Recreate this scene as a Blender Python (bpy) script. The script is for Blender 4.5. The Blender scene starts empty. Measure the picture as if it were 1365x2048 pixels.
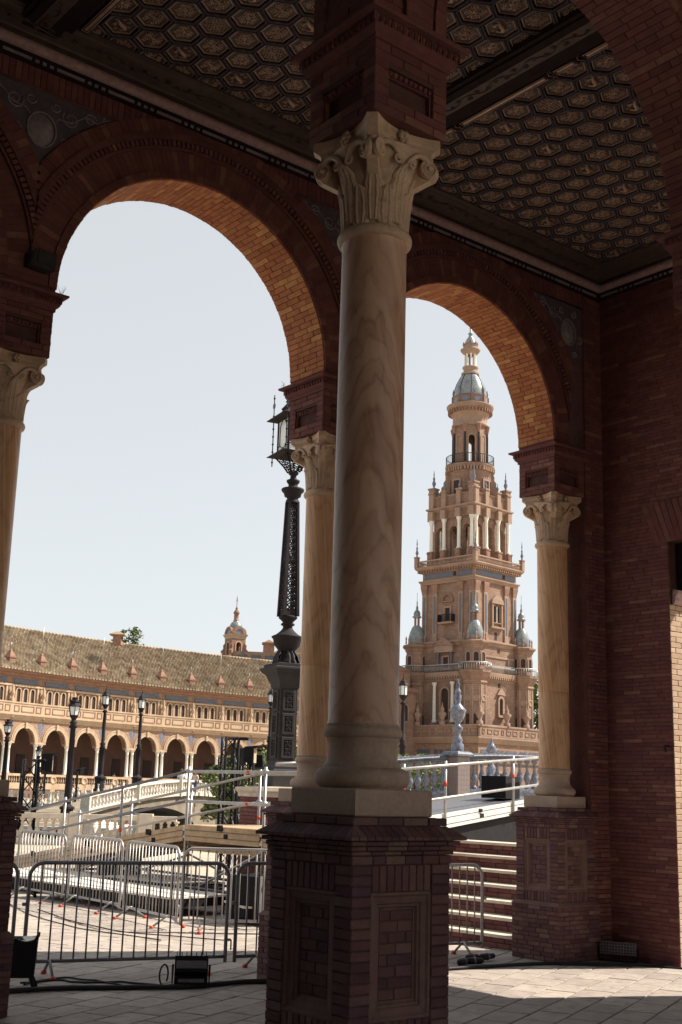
import bpy, math, random
from mathutils import Matrix, Vector
PI = math.pi
SC = bpy.context.scene
COL = SC.collection
rnd = random.Random(7)

# ------------------------------------------------------------------ camera
YAW = 0.8874
CAMX, CAMY, CAMZ = -4.0715, -4.7746, 1.75
FWD = Vector((math.cos(YAW), math.sin(YAW), 0)); RGT = Vector((math.sin(YAW), -math.cos(YAW), 0))
cd = bpy.data.cameras.new('camera'); cam = bpy.data.objects.new('camera', cd); COL.objects.link(cam)
cd.sensor_fit = 'HORIZONTAL'; cd.sensor_width = 36; cd.lens = 64.747; cd.clip_start = .1; cd.clip_end = 3000
pitch, roll = 0.2239, 0.0289
F = Vector((math.cos(YAW)*math.cos(pitch), math.sin(YAW)*math.cos(pitch), math.sin(pitch)))
U = RGT.cross(F)
R2 = RGT*math.cos(roll)+U*math.sin(roll); U2 = -RGT*math.sin(roll)+U*math.cos(roll)
m = Matrix.Identity(4)
for i in range(3): m[i][0] = R2[i]; m[i][1] = U2[i]; m[i][2] = -F[i]
m[0][3], m[1][3], m[2][3] = CAMX, CAMY, CAMZ
cam.matrix_world = m; SC.camera = cam

# ------------------------------------------------------------------ sky, sun, exposure
SUN_AZ, SUN_EL = math.radians(-25), math.radians(47)     # azimuth measured from +X
w = bpy.data.worlds.new('World'); SC.world = w; w.use_nodes = True
nt = w.node_tree; nt.nodes.clear()
sky = nt.nodes.new('ShaderNodeTexSky'); sky.sky_type = 'NISHITA'; sky.sun_disc = False
sky.sun_elevation = SUN_EL; sky.sun_rotation = PI/2-SUN_AZ
sky.air_density = 1.0; sky.dust_density = .6; sky.ozone_density = 1.0; sky.altitude = 0
hs = nt.nodes.new('ShaderNodeHueSaturation'); hs.inputs['Saturation'].default_value = .33
bg = nt.nodes.new('ShaderNodeBackground'); bg.inputs['Strength'].default_value = .097
wo = nt.nodes.new('ShaderNodeOutputWorld')
hz = nt.nodes.new('ShaderNodeMix'); hz.data_type = 'RGBA'; hz.inputs[0].default_value = .62; hz.inputs[7].default_value = (4.45, 4.65, 4.68, 1)   # even summer haze
nt.links.new(sky.outputs[0], hs.inputs['Color']); nt.links.new(hs.outputs[0], hz.inputs[6]); nt.links.new(hz.outputs[2], bg.inputs['Color']); nt.links.new(bg.outputs[0], wo.inputs[0])
sd = bpy.data.lights.new('sun', 'SUN'); sun = bpy.data.objects.new('sun', sd); COL.objects.link(sun)
sd.energy = 5.0; sd.angle = math.radians(.53); sd.color = (1, .92, .80)
sdir = Vector((math.cos(SUN_AZ)*math.cos(SUN_EL), math.sin(SUN_AZ)*math.cos(SUN_EL), math.sin(SUN_EL)))
sun.rotation_euler = sdir.to_track_quat('Z', 'Y').to_euler(); sun.location = (30, -20, 40)
vs = SC.view_settings; vs.view_transform = 'Standard'; vs.look = 'None'; vs.gamma = 1; vs.use_curve_mapping = False
vs.exposure = 0.85
SC.cycles.max_bounces = 10; SC.cycles.diffuse_bounces = 6

# ------------------------------------------------------------------ helpers
def W(r, d, z=0.0):
    "right / forward metres from the camera's foot -> world"
    return Vector((CAMX, CAMY, 0))+RGT*r+FWD*d+Vector((0, 0, z))
def T(x=0, y=0, z=0): return Matrix.Translation((x, y, z))
def RZ(a): return Matrix.Rotation(a, 4, 'Z')
def frame(o, u, v, n):
    M = Matrix.Identity(4)
    for i in range(3): M[i][0], M[i][1], M[i][2], M[i][3] = u[i], v[i], n[i], o[i]
    return M
class MB:
    def __init__(s): s.v = []; s.f = []; s.smooth = []
    def add(s, vs, fs, M=None, sm=False):
        b = len(s.v)
        s.v += [tuple(M @ Vector(p)) for p in vs] if M is not None else [tuple(p) for p in vs]
        s.f += [tuple(i+b for i in f) for f in fs]; s.smooth += [sm]*len(fs); return s
    def box(s, x0, x1, y0, y1, z0, z1, M=None):
        return s.add([(x0,y0,z0),(x1,y0,z0),(x1,y1,z0),(x0,y1,z0),(x0,y0,z1),(x1,y0,z1),(x1,y1,z1),(x0,y1,z1)],
                     [(0,3,2,1),(4,5,6,7),(0,1,5,4),(1,2,6,5),(2,3,7,6),(3,0,4,7)], M)
    def cb(s, x0, x1, y0, y1, z0, z1, c=.004, M=None):
        "box with its -Y face chamfered (a brick seen from -Y)"
        v = [(x0,y1,z0),(x1,y1,z0),(x1,y1,z1),(x0,y1,z1),(x0,y0+c,z0),(x1,y0+c,z0),(x1,y0+c,z1),(x0,y0+c,z1),
             (x0+c,y0,z0+c),(x1-c,y0,z0+c),(x1-c,y0,z1-c),(x0+c,y0,z1-c)]
        return s.add(v, [(4,5,9,8),(5,6,10,9),(6,7,11,10),(7,4,8,11),(8,9,10,11),(0,1,5,4),(1,2,6,5),(2,3,7,6),(3,0,4,7),(1,0,3,2)], M)
    def lathe(s, prof, n=24, M=None, sm=True, a0=0, a1=2*PI, cap=True, ph=0):
        full = abs(a1-a0-2*PI) < 1e-6; k = n if full else n+1
        v = []; f = []
        for r, z in prof:
            for i in range(k):
                a = a0+(a1-a0)*i/n+ph; v.append((r*math.cos(a), r*math.sin(a), z))
        for j in range(len(prof)-1):
            for i in range(n):
                i2 = (i+1) % k
                f.append((j*k+i, j*k+i2, (j+1)*k+i2, (j+1)*k+i))
        s.add(v, f, M, sm)
        if cap and full:
            for j, flip in ((0, True), (len(prof)-1, False)):
                if prof[j][0] > 1e-4:
                    r, z = prof[j]; c = [(r*math.cos(2*PI*i/n+a0+ph), r*math.sin(2*PI*i/n+a0+ph), z) for i in range(n)]
                    s.add(c, [tuple(reversed(range(n))) if flip else tuple(range(n))], M)
        return s
    def tube(s, pts, r, n=6, M=None, sm=True, closed=False):
        pts = [Vector(p) for p in pts]; k = len(pts); v = []; f = []
        rr = r if isinstance(r, (list, tuple)) else [r]*k
        up = None
        for i, p in enumerate(pts):
            t = (pts[(i+1) % k]-pts[i-1]) if closed else (pts[min(i+1, k-1)]-pts[max(i-1, 0)])
            if t.length < 1e-9: t = Vector((0, 0, 1))
            t.normalize()
            if up is None: up = Vector((0, 0, 1)) if abs(t.z) < .9 else Vector((1, 0, 0))
            a = up-t*up.dot(t)
            if a.length < 1e-6: a = Vector((1, 0, 0))-t*t.x
            a.normalize(); up = a; b = t.cross(a)
            for j in range(n):
                q = 2*PI*j/n; v.append(p+(a*math.cos(q)+b*math.sin(q))*rr[i])
        for i in range(k if closed else k-1):
            i2 = (i+1) % k
            for j in range(n): f.append((i*n+j, i*n+(j+1) % n, i2*n+(j+1) % n, i2*n+j))
        if not closed: f += [tuple(reversed(range(n))), tuple(range((k-1)*n, k*n))]
        return s.add(v, f, M, sm)
    def sweep(s, prof, path, closed=False, M=None, z=0):
        "profile [(outward, z)] along a plan path; outward = right-hand side of travel"
        P = [Vector((p[0], p[1])) for p in path]; k = len(P); v = []; f = []; n = len(prof)
        for i in range(k):
            def nrm(a, b):
                d = (b-a).normalized(); return Vector((d.y, -d.x))
            n1 = nrm(P[i-1], P[i]) if (closed or i > 0) else nrm(P[i], P[i+1])
            n2 = nrm(P[i], P[(i+1) % k]) if (closed or i < k-1) else n1
            h = n1+n2; h = h/max(h.dot(n1), .2)
            for o, zz in prof: v.append((P[i].x+h.x*o, P[i].y+h.y*o, zz+z))
        for i in range(k if closed else k-1):
            i2 = (i+1) % k
            for j in range(n-1): f.append((i*n+j, i2*n+j, i2*n+j+1, i*n+j+1))
        if not closed: f += [tuple(reversed(range(n))), tuple(range((k-1)*n, k*n))]
        return s.add(v, f, M)
    def prism(s, poly, z0, z1, M=None):
        n = len(poly); v = [(x, y, z0) for x, y in poly]+[(x, y, z1) for x, y in poly]
        return s.add(v, [tuple(reversed(range(n))), tuple(range(n, 2*n))]+[(i, (i+1) % n, n+(i+1) % n, n+i) for i in range(n)], M)
    def loft(s, rings, M=None, sm=False, cap=True):
        n = len(rings[0]); v = [p for r in rings for p in r]; f = []
        for j in range(len(rings)-1):
            for i in range(n): f.append((j*n+i, j*n+(i+1) % n, (j+1)*n+(i+1) % n, (j+1)*n+i))
        if cap: f += [tuple(reversed(range(n))), tuple(range((len(rings)-1)*n, len(rings)*n))]
        return s.add(v, f, M, sm)
    def grid(s, fn, nu, nv, M=None, sm=True):
        v = [fn(i/nu, j/nv) for j in range(nv+1) for i in range(nu+1)]
        f = [(j*(nu+1)+i, j*(nu+1)+i+1, (j+1)*(nu+1)+i+1, (j+1)*(nu+1)+i) for j in range(nv) for i in range(nu)]
        return s.add(v, f, M, sm)
    def mesh(s, name, mat):
        me = bpy.data.meshes.new(name); me.from_pydata(s.v, [], s.f)
        if any(s.smooth): me.polygons.foreach_set('use_smooth', s.smooth)
        me.materials.append(mat); me.update(); return me
def link(name, data, parent=None, M=None):
    o = bpy.data.objects.new(name, data); COL.objects.link(o)
    if parent is not None: o.parent = parent
    if M is not None: o.matrix_local = M
    return o
def obj(name, mb, mat, parent=None, M=None):
    return link(name, mb.mesh(name, mat) if isinstance(mb, MB) else mb, parent, M)
def tag(o, label=None, cat=None, group=None, kind=None):
    if label: o['label'] = label
    if cat: o['category'] = cat
    if group: o['group'] = group
    if kind: o['kind'] = kind
    return o
def thing(name, label, cat, M=None, group=None):
    o = link(name, None, None, M); o.empty_display_size = .2
    return tag(o, label, cat, group)
def copy_tree(o, M, label, parent=None, group=None):
    kids = {}
    for x in list(COL.objects):
        if x.parent is not None: kids.setdefault(x.parent.name, []).append(x)
    def rec(a, par):
        c = a.copy(); COL.objects.link(c); c.parent = par
        for k in kids.get(a.name, []): rec(k, c)
        return c
    c = rec(o, parent); c.matrix_local = M; tag(c, label, None, group); return c

# ------------------------------------------------------------------ materials
def mkmat(name, cols, rough=.8, metal=0, rand=None, nscale=6, namt=.3, bump=0, bscale=60, spec=.3, stain=None, streak=None, course=None):
    m = bpy.data.materials.new(name); m.use_nodes = True; t = m.node_tree; N = t.nodes; L = t.links
    b = N['Principled BSDF']; b.inputs['Roughness'].default_value = rough; b.inputs['Metallic'].default_value = metal
    b.inputs['Specular IOR Level'].default_value = spec
    tc = N.new('ShaderNodeTexCoord'); co = tc.outputs['Object']
    if rand == 'obj':
        oi = N.new('ShaderNodeObjectInfo'); rv = oi.outputs['Random']
        add = N.new('ShaderNodeVectorMath'); add.operation = 'MULTIPLY_ADD'
        cx = N.new('ShaderNodeCombineXYZ')
        for q in range(3): L.new(rv, cx.inputs[q])
        add.inputs[1].default_value = (37, 71, 53); L.new(cx.outputs[0], add.inputs[0]); L.new(co, add.inputs[2]); co = add.outputs[0]
    elif rand == 'island':
        rv = N.new('ShaderNodeNewGeometry').outputs['Random Per Island']
    def noise(scale, det=4, ro=.6):
        n = N.new('ShaderNodeTexNoise'); n.inputs['Scale'].default_value = scale; n.inputs['Detail'].default_value = det
        n.inputs['Roughness'].default_value = ro; L.new(co, n.inputs['Vector']); return n.outputs['Fac']
    def ramp(fac, stops, interp='LINEAR'):
        r = N.new('ShaderNodeValToRGB'); r.color_ramp.interpolation = interp
        e = r.color_ramp.elements
        while len(e) < len(stops): e.new(.5)
        for i, (p, c) in enumerate(stops): e[i].position = p; e[i].color = (*c, 1) if len(c) == 3 else c
        L.new(fac, r.inputs[0]); return r.outputs[0]
    def mul(a, bb, fac=1.0, mode='MULTIPLY'):
        x = N.new('ShaderNodeMix'); x.data_type = 'RGBA'; x.blend_type = mode
        if isinstance(fac, float): x.inputs[0].default_value = fac
        else: L.new(fac, x.inputs[0])
        for sock, val in ((x.inputs[6], a), (x.inputs[7], bb)):
            if isinstance(val, tuple): sock.default_value = (*val, 1)
            else: L.new(val, sock)
        return x.outputs[2]
    if rand and len(cols) > 1:
        k = len(cols); c = ramp(rv, [((i+.5)/k, cc) for i, cc in enumerate(cols)])
    elif len(cols) > 1:
        k = len(cols); c = ramp(noise(nscale*.35, 5), [(.3+.4*i/(k-1), cc) for i, cc in enumerate(cols)])
    else:
        rgb = N.new('ShaderNodeRGB'); rgb.outputs[0].default_value = (*cols[0], 1); c = rgb.outputs[0]
    if namt:
        g = ramp(noise(nscale), [(.25, (1-namt,)*3), (.75, (1+namt*.55,)*3)]); c = mul(c, g)
        g2 = ramp(noise(nscale*9, 3), [(.3, (1-namt*.6,)*3), (.7, (1+namt*.35,)*3)]); c = mul(c, g2)
    if stain:
        sc_, colr, lo, hi = stain
        c = mul(c, colr, ramp(noise(sc_, 6, .7), [(lo, (0, 0, 0)), (hi, (1, 1, 1))]), 'MIX')
    if streak:      # thin run-off streaks: noise squeezed along z
        mp = N.new('ShaderNodeMapping'); mp.inputs['Scale'].default_value = (streak[0], streak[0], streak[0]*.06); L.new(co, mp.inputs[0])
        n = N.new('ShaderNodeTexNoise'); n.inputs['Scale'].default_value = 1; n.inputs['Detail'].default_value = 4; L.new(mp.outputs[0], n.inputs['Vector'])
        c = mul(c, streak[1], ramp(n.outputs['Fac'], [(.5, (0, 0, 0)), (.75, (.7, .7, .7))]), 'MIX')
    if course:     # faint brick coursing
        bt = N.new('ShaderNodeTexBrick'); bt.inputs['Scale'].default_value = 1; bt.inputs['Row Height'].default_value = course; bt.inputs['Brick Width'].default_value = course*2.6; bt.inputs['Mortar Size'].default_value = course*.10; bt.inputs['Bias'].default_value = 0
        bt.inputs['Color1'].default_value = (.86, .84, .82, 1); bt.inputs['Color2'].default_value = (1.1, 1.08, 1.06, 1); bt.inputs['Mortar'].default_value = (.78, .74, .70, 1)
        sp_ = N.new('ShaderNodeSeparateXYZ'); L.new(tc.outputs['Object'], sp_.inputs[0]); ad = N.new('ShaderNodeMath'); L.new(sp_.outputs[0], ad.inputs[0]); L.new(sp_.outputs[1], ad.inputs[1])
        cb_ = N.new('ShaderNodeCombineXYZ'); L.new(ad.outputs[0], cb_.inputs[0]); L.new(sp_.outputs[2], cb_.inputs[1]); L.new(cb_.outputs[0], bt.inputs['Vector']); c = mul(c, bt.outputs['Color'])
    L.new(c, b.inputs['Base Color'])
    if bump:
        bp = N.new('ShaderNodeBump'); bp.inputs['Strength'].default_value = bump; bp.inputs['Distance'].default_value = .01
        L.new(noise(bscale, 5, .65), bp.inputs['Height']); L.new(bp.outputs[0], b.inputs['Normal'])
    return m
BR = [(.22,.085,.068),(.28,.115,.085),(.25,.098,.078),(.31,.13,.09),(.27,.108,.088),(.33,.145,.10),(.29,.115,.08),(.24,.098,.085),(.28,.112,.084),(.26,.105,.08),(.30,.122,.09),(.40,.205,.125)]
BRP = [(.21,.10,.085),(.31,.155,.11),(.25,.115,.10),(.36,.20,.14),(.28,.13,.105),(.42,.26,.175),(.30,.15,.13),(.20,.10,.095),(.33,.17,.12),(.24,.12,.12)]
BR = [(c[0]*.66, c[1]*.62, c[2]*.78) for c in BR]; BRP = [(c[0]*.53, c[1]*.51, c[2]*.62) for c in BRP]
BRS = [(.42,.165,.075),(.48,.20,.09),(.45,.18,.08),(.51,.225,.10),(.44,.17,.085),(.54,.26,.11),(.40,.15,.075),(.47,.19,.09),(.62,.34,.14)]  # warm bounce off the plaza is put into these soffit brick colours
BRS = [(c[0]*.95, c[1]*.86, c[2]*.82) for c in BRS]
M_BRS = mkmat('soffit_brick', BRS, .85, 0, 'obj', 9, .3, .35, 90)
M_BRSI = mkmat('soffit_course_bounce_tint', BRS, .85, 0, 'island', 9, .3, .35, 90)
M_BR = mkmat('brick', BR, .85, 0, 'obj', 9, .3, .35, 90)
M_BRI = mkmat('brick_course', BR, .85, 0, 'island', 9, .3, .35, 90)
M_BP = mkmat('pedestal_brick', BRP, .85, 0, 'obj', 9, .3, .4, 90)
M_BPI = mkmat('pedestal_brick_course', BRP, .85, 0, 'island', 9, .3, .4, 90)
M_MORT = mkmat('mortar', [(.11,.055,.050)], .95, 0, None, 12, .3, .3, 90)
M_WALL = mkmat('brick_wall_plain', [(.135,.056,.052),(.17,.072,.064),(.15,.062,.056)], .9, 0, None, 3, .35, .3, 60)
M_STONE = mkmat('plinth_stone', [(.44,.315,.24),(.52,.38,.285)], .75, 0, None, 5, .22, .2, 120, stain=(3.5,(.30,.20,.16),.55,.8))
M_CARVE = mkmat('carved_marble', [(.58,.41,.285),(.68,.50,.355)], .6, 0, None, 6, .2, .15, 90, stain=(7,(.24,.15,.11),.56,.78))
M_IRON = mkmat('cast_iron', [(.022,.018,.020),(.034,.028,.030)], .7, 0, None, 4, .3, .15, 60, spec=.15)
M_IRONG = mkmat('painted_iron', [(.036,.033,.034),(.05,.046,.047)], .7, 0, None, 3, .25, .15, 50, spec=.15)
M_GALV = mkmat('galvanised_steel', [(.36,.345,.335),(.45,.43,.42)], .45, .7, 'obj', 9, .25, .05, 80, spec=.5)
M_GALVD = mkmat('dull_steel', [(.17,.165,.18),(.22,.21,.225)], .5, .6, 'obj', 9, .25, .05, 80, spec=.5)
M_BLACK = mkmat('black_paint', [(.018,.016,.018)], .8, 0, None, 8, .3, .1, 60, spec=.12)
M_RED = mkmat('red_plastic', [(.62,.07,.035)], .5, 0, None, 8, .2)
M_WOOD = mkmat('plywood', [(.40,.27,.16),(.50,.35,.22),(.45,.31,.19)], .75, 0, 'obj', 4, .3, .1, 40, stain=(5,(.24,.16,.10),.55,.8))
M_PALE = mkmat('pale_stone', [(.58,.50,.41),(.66,.58,.48)], .8, 0, None, 4, .22, .15, 40, stain=(2.5,(.34,.27,.21),.56,.8))
M_SLAB = mkmat('paving_slab', [(.33,.28,.245),(.41,.35,.30),(.37,.315,.275),(.44,.38,.325),(.35,.295,.26)], .8, 0, 'obj', 7, .22, .2, 70, stain=(5,(.20,.165,.15),.55,.74))
M_SLABI = mkmat('paving_slab_far', [(.33,.28,.245),(.41,.35,.30),(.37,.315,.275),(.44,.38,.325),(.35,.295,.26)], .8, 0, 'island', 7, .22, .2, 70, stain=(1.6,(.24,.20,.175),.55,.76))
M_GROUND = mkmat('plaza_ground', [(.39,.33,.25),(.46,.395,.305)], .9, 0, None, 1.5, .2, .1, 20)
M_JOINT = mkmat('paving_joint', [(.09,.075,.07)], .95, 0, None, 9, .3)
M_FAC = mkmat('facade_brick', [(.30,.185,.13),(.37,.245,.175),(.33,.205,.145)], .9, 0, None, .7, .28, .2, 6, streak=(1.2,(.21,.125,.09)), course=.25)
M_FACT = mkmat('facade_trim', [(.45,.325,.22),(.52,.395,.28)], .85, 0, None, 1.2, .2, .1, 8, streak=(1.5,(.36,.22,.14)))
M_FACD = mkmat('facade_dark', [(.055,.035,.032)], .9, 0, None, 1, .3)
M_INN = mkmat('gallery_inner_wall', [(.13,.072,.056),(.16,.092,.07)], .9, 0, None, .6, .25)
M_TERR = mkmat('terracotta', [(.255,.14,.10),(.32,.19,.135)], .85, 0, None, 1.5, .3, .1, 8)
M_TOW = mkmat('tower_brick', [(.235,.15,.115),(.31,.205,.155),(.265,.168,.128)], .9, 0, None, .35, .25, .2, 5, streak=(.8,(.21,.125,.095)), course=.28)
M_TOWT = mkmat('tower_trim', [(.29,.19,.145),(.37,.255,.19)], .85, 0, None, .6, .25, .15, 6, streak=(1.1,(.30,.18,.13)))
M_WHITE = mkmat('white_marble', [(.70,.65,.58),(.77,.73,.66)], .6, 0, None, 2, .12)
M_BLUE = mkmat('blue_ceramic', [(.06,.07,.11),(.13,.14,.17),(.05,.055,.09)], .35, 0, None, 9, .45, .1, 20, spec=.5)
M_BLUEW = mkmat('blue_white_ceramic', [(.055,.07,.16),(.16,.175,.23),(.26,.265,.29)], .3, 0, None, 30, .3, spec=.5)
M_DOME = mkmat('glazed_dome_tile', [(.11,.14,.18),(.23,.26,.28),(.29,.26,.17)], .3, 0, None, 2.5, .4, spec=.5)
M_YEL = mkmat('yellow_ceramic', [(.42,.27,.07),(.16,.14,.20),(.50,.36,.12)], .35, 0, None, 40, .4, spec=.5)
M_GLASS = mkmat('frosted_lamp_glass', [(.76,.78,.76)], .25, 0, None, 6, .1, spec=.5)
M_RUB = mkmat('black_rubber', [(.018,.016,.018)], .6, 0, None, 20, .3)
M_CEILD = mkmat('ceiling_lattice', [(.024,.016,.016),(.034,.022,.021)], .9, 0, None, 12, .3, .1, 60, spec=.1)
M_CEILP = mkmat('ceiling_panel', [(.46,.315,.235),(.54,.375,.275),(.50,.34,.255)], .5, .15, 'obj', 14, .3, .1, 90)
M_CEILG = mkmat('ceiling_panel_ground', [(.09,.058,.05),(.115,.075,.062),(.10,.065,.056)], .55, 0, 'obj', 14, .3, .1, 90)
M_CEILB = mkmat('ceiling_border', [(.085,.055,.048),(.11,.073,.062)], .6, 0, None, 12, .3, .1, 60)
M_BEADC = mkmat('coffer_bead', [(.10,.085,.10),(.14,.12,.14)], .5, 0, None, 25, .4)
M_BEAD = mkmat('ceiling_bead', [(.27,.23,.26),(.34,.29,.32)], .5, 0, None, 25, .4)
M_PINK = mkmat('pink_plaster', [(.42,.27,.27),(.48,.32,.31)], .7, 0, None, 22, .35, .3, 60)
M_SPAN = mkmat('spandrel_tile', [(.10,.085,.11),(.14,.115,.14)], .4, 0, None, 14, .35, .2, 40)
M_ROOFD = mkmat('roof_channel', [(.10,.07,.05),(.14,.10,.07)], .95, 0, None, 1, .3)
M_ROOF = mkmat('roof_tile', [(.27,.20,.13),(.38,.29,.19),(.32,.22,.135),(.44,.36,.25),(.36,.28,.19)], .9, 0, 'island', .8, .35, .2, 10)
M_LEAF = mkmat('leaf', [(.08,.11,.03),(.13,.17,.045),(.18,.21,.07),(.10,.14,.04)], .6, 0, 'island', 3, .2)
M_BARK = mkmat('bark', [(.12,.085,.06)], .9, 0, None, 8, .3)

def marble(name, ax, seed, tint=(1, 1, 1), fold=150., warp=2.6):
    "banded travertine-like marble: bedding layers folded into arches, warped by noise"
    m = bpy.data.materials.new(name); m.use_nodes = True; t = m.node_tree; N = t.nodes; L = t.links
    b = N['Principled BSDF']; b.inputs['Roughness'].default_value = .42; b.inputs['Specular IOR Level'].default_value = .35
    tc = N.new('ShaderNodeTexCoord'); mp = N.new('ShaderNodeMapping'); mp.inputs['Location'].default_value = (seed*3.1, seed*1.7, seed*2.3); mp.inputs['Scale'].default_value = (1, 1, .5)
    L.new(tc.outputs['Object'], mp.inputs[0])
    n1 = N.new('ShaderNodeTexNoise'); n1.inputs['Scale'].default_value = 3.0; n1.inputs['Detail'].default_value = 4; L.new(mp.outputs[0], n1.inputs['Vector'])
    n2 = N.new('ShaderNodeTexNoise'); n2.inputs['Scale'].default_value = 14; n2.inputs['Detail'].default_value = 4; L.new(mp.outputs[0], n2.inputs['Vector'])
    dot = N.new('ShaderNodeVectorMath'); dot.operation = 'DOT_PRODUCT'; dot.inputs[1].default_value = (ax[0], ax[1], 0); L.new(tc.outputs['Object'], dot.inputs[0])
    sx = N.new('ShaderNodeSeparateXYZ'); L.new(tc.outputs['Object'], sx.inputs[0])
    def ma(op, a, b_):
        x = N.new('ShaderNodeMath'); x.operation = op
        for q, val in enumerate((a, b_)):
            if isinstance(val, (int, float)): x.inputs[q].default_value = val
            else: L.new(val, x.inputs[q])
        return x.outputs[0]
    s0 = ma('SUBTRACT', dot.outputs['Value'], ax[2]); sq = ma('MULTIPLY', s0, s0)
    lay = ma('ADD', ma('MULTIPLY', sx.outputs[2], 6.5), ma('MULTIPLY', sq, fold))
    lay = ma('ADD', lay, ma('MULTIPLY', n1.outputs['Fac'], warp)); lay = ma('ADD', lay, ma('MULTIPLY', n2.outputs['Fac'], .9)); lay = ma('ADD', lay, ma('MULTIPLY', s0, 14.0))
    lay = ma('ADD', lay, ma('MULTIPLY', ma('SINE', ma('MULTIPLY', lay, .83), 0), .75))
    sn = ma('SINE', ma('MULTIPLY', lay, 2.6), 0); fine = ma('SINE', ma('MULTIPLY', lay, 11.0), 0); fine2 = ma('SINE', ma('MULTIPLY', lay, 23.0), 0)
    vein = ma('POWER', ma('ABSOLUTE', sn, 0), .42); n3 = N.new('ShaderNodeTexNoise'); n3.inputs['Scale'].default_value = 4.5; n3.inputs['Detail'].default_value = 2; L.new(mp.outputs[0], n3.inputs['Vector']); gate = ma('MULTIPLY', ma('SUBTRACT', 1, vein), ma('MULTIPLY', n3.outputs['Fac'], 1.15)); v = ma('ADD', ma('SUBTRACT', .44, ma('MULTIPLY', gate, .48)), ma('MULTIPLY', fine, .018)); v = ma('ADD', v, ma('MULTIPLY', fine2, .01)); v = ma('ADD', v, ma('MULTIPLY', sn, .10)); v = ma('ADD', v, ma('MULTIPLY', n1.outputs['Fac'], .5))
    n4 = N.new('ShaderNodeTexNoise'); n4.inputs['Scale'].default_value = 2.6; n4.inputs['Detail'].default_value = 5; n4.inputs['Distortion'].default_value = 1.7; L.new(mp.outputs[0], n4.inputs['Vector'])
    swirl = ma('POWER', ma('MINIMUM', ma('MULTIPLY', ma('ABSOLUTE', ma('SUBTRACT', n4.outputs['Fac'], .5), 0), 9.0), 1.0), .5)     # thin irregular veins
    v = ma('SUBTRACT', v, ma('MULTIPLY', ma('SUBTRACT', 1, swirl), .22))
    r = N.new('ShaderNodeValToRGB'); e = r.color_ramp.elements
    st = [(.10, (.25,.13,.08)), (.32, (.40,.235,.15)), (.54, (.56,.365,.245)), (.74, (.63,.43,.295)), (1, (.70,.52,.38))]
    while len(e) < len(st): e.new(.5)
    for i, (p, c) in enumerate(st): e[i].position = p; e[i].color = (c[0]*tint[0], c[1]*tint[1], c[2]*tint[2], 1)
    L.new(v, r.inputs[0]); L.new(r.outputs[0], b.inputs['Base Color'])
    return m
# ------------------------------------------------------------------ bricks
_bm = {}
def bmesh_of(l, h, dep, mat, c=.004):
    l, h, dep = round(l, 3), round(h, 3), round(dep, 3); k = (l, h, dep, mat.name, c)
    if k not in _bm: _bm[k] = MB().cb(0, l, 0, dep, 0, h, c).mesh('brick', mat)
    return _bm[k]
def face(o, n):
    "frame with x along the face, y into the wall, z up; o = lower left corner seen from outside"
    n = Vector(n); yin = -n; u = yin.cross(Vector((0, 0, 1)))
    return frame(Vector(o), u, yin, Vector((0, 0, 1)))
def rows(w, h, ch, bl, holes, seed, half=True):
    R = random.Random(seed); out = []; nr = max(1, round(h/ch)); ch = h/nr
    for k in range(nr):
        z0, z1 = k*ch, (k+1)*ch; iv = [(0, w)]
        for (a, b, c, d) in holes:
            if b < z1-.3*ch and d > z0+.3*ch:
                nv = []
                for (p, q) in iv:
                    if c <= p or a >= q: nv.append((p, q)); continue
                    if a > p: nv.append((p, a))
                    if c < q: nv.append((c, q))
                iv = nv
        for (p, q) in iv:
            u = p; first = True
            while u < q-1e-4:
                l = bl*R.uniform(.85, 1.15)
                if first and k % 2 and half: l *= .5
                first = False
                if q-(u+l) < bl*.35: l = q-u
                out.append((u, z0, l, ch)); u += l
    return out
def brickface(parent, Fm, w, h, ch=.05, bl=.2, dep=.06, mat=None, holes=(), seed=1, joint=.005, joined=None, name='brick', half=True, prio=None, cap=10**6):
    "real bricks on a face; joined = MB to collect those past the cap"
    R = random.Random(seed+99); L = rows(w, h, ch, bl, holes, seed, half)
    if prio: L.sort(key=prio)
    for i, (u, z, l, c) in enumerate(L):
        M = Fm @ T(u+joint/2, R.uniform(-.002, .002), z+joint/2)
        if i < cap: link(name, bmesh_of(l-joint, c-joint, dep, mat), parent, M)
        else: joined.cb(0, l-joint, 0, dep, 0, c-joint, .004, M)
    return len(L)
def square(h, h2=None):
    h2 = h if h2 is None else h2
    return [(-h, -h2), (h, -h2), (h, h2), (-h, h2)]      # counter-clockwise: right-hand side = outward

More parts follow.
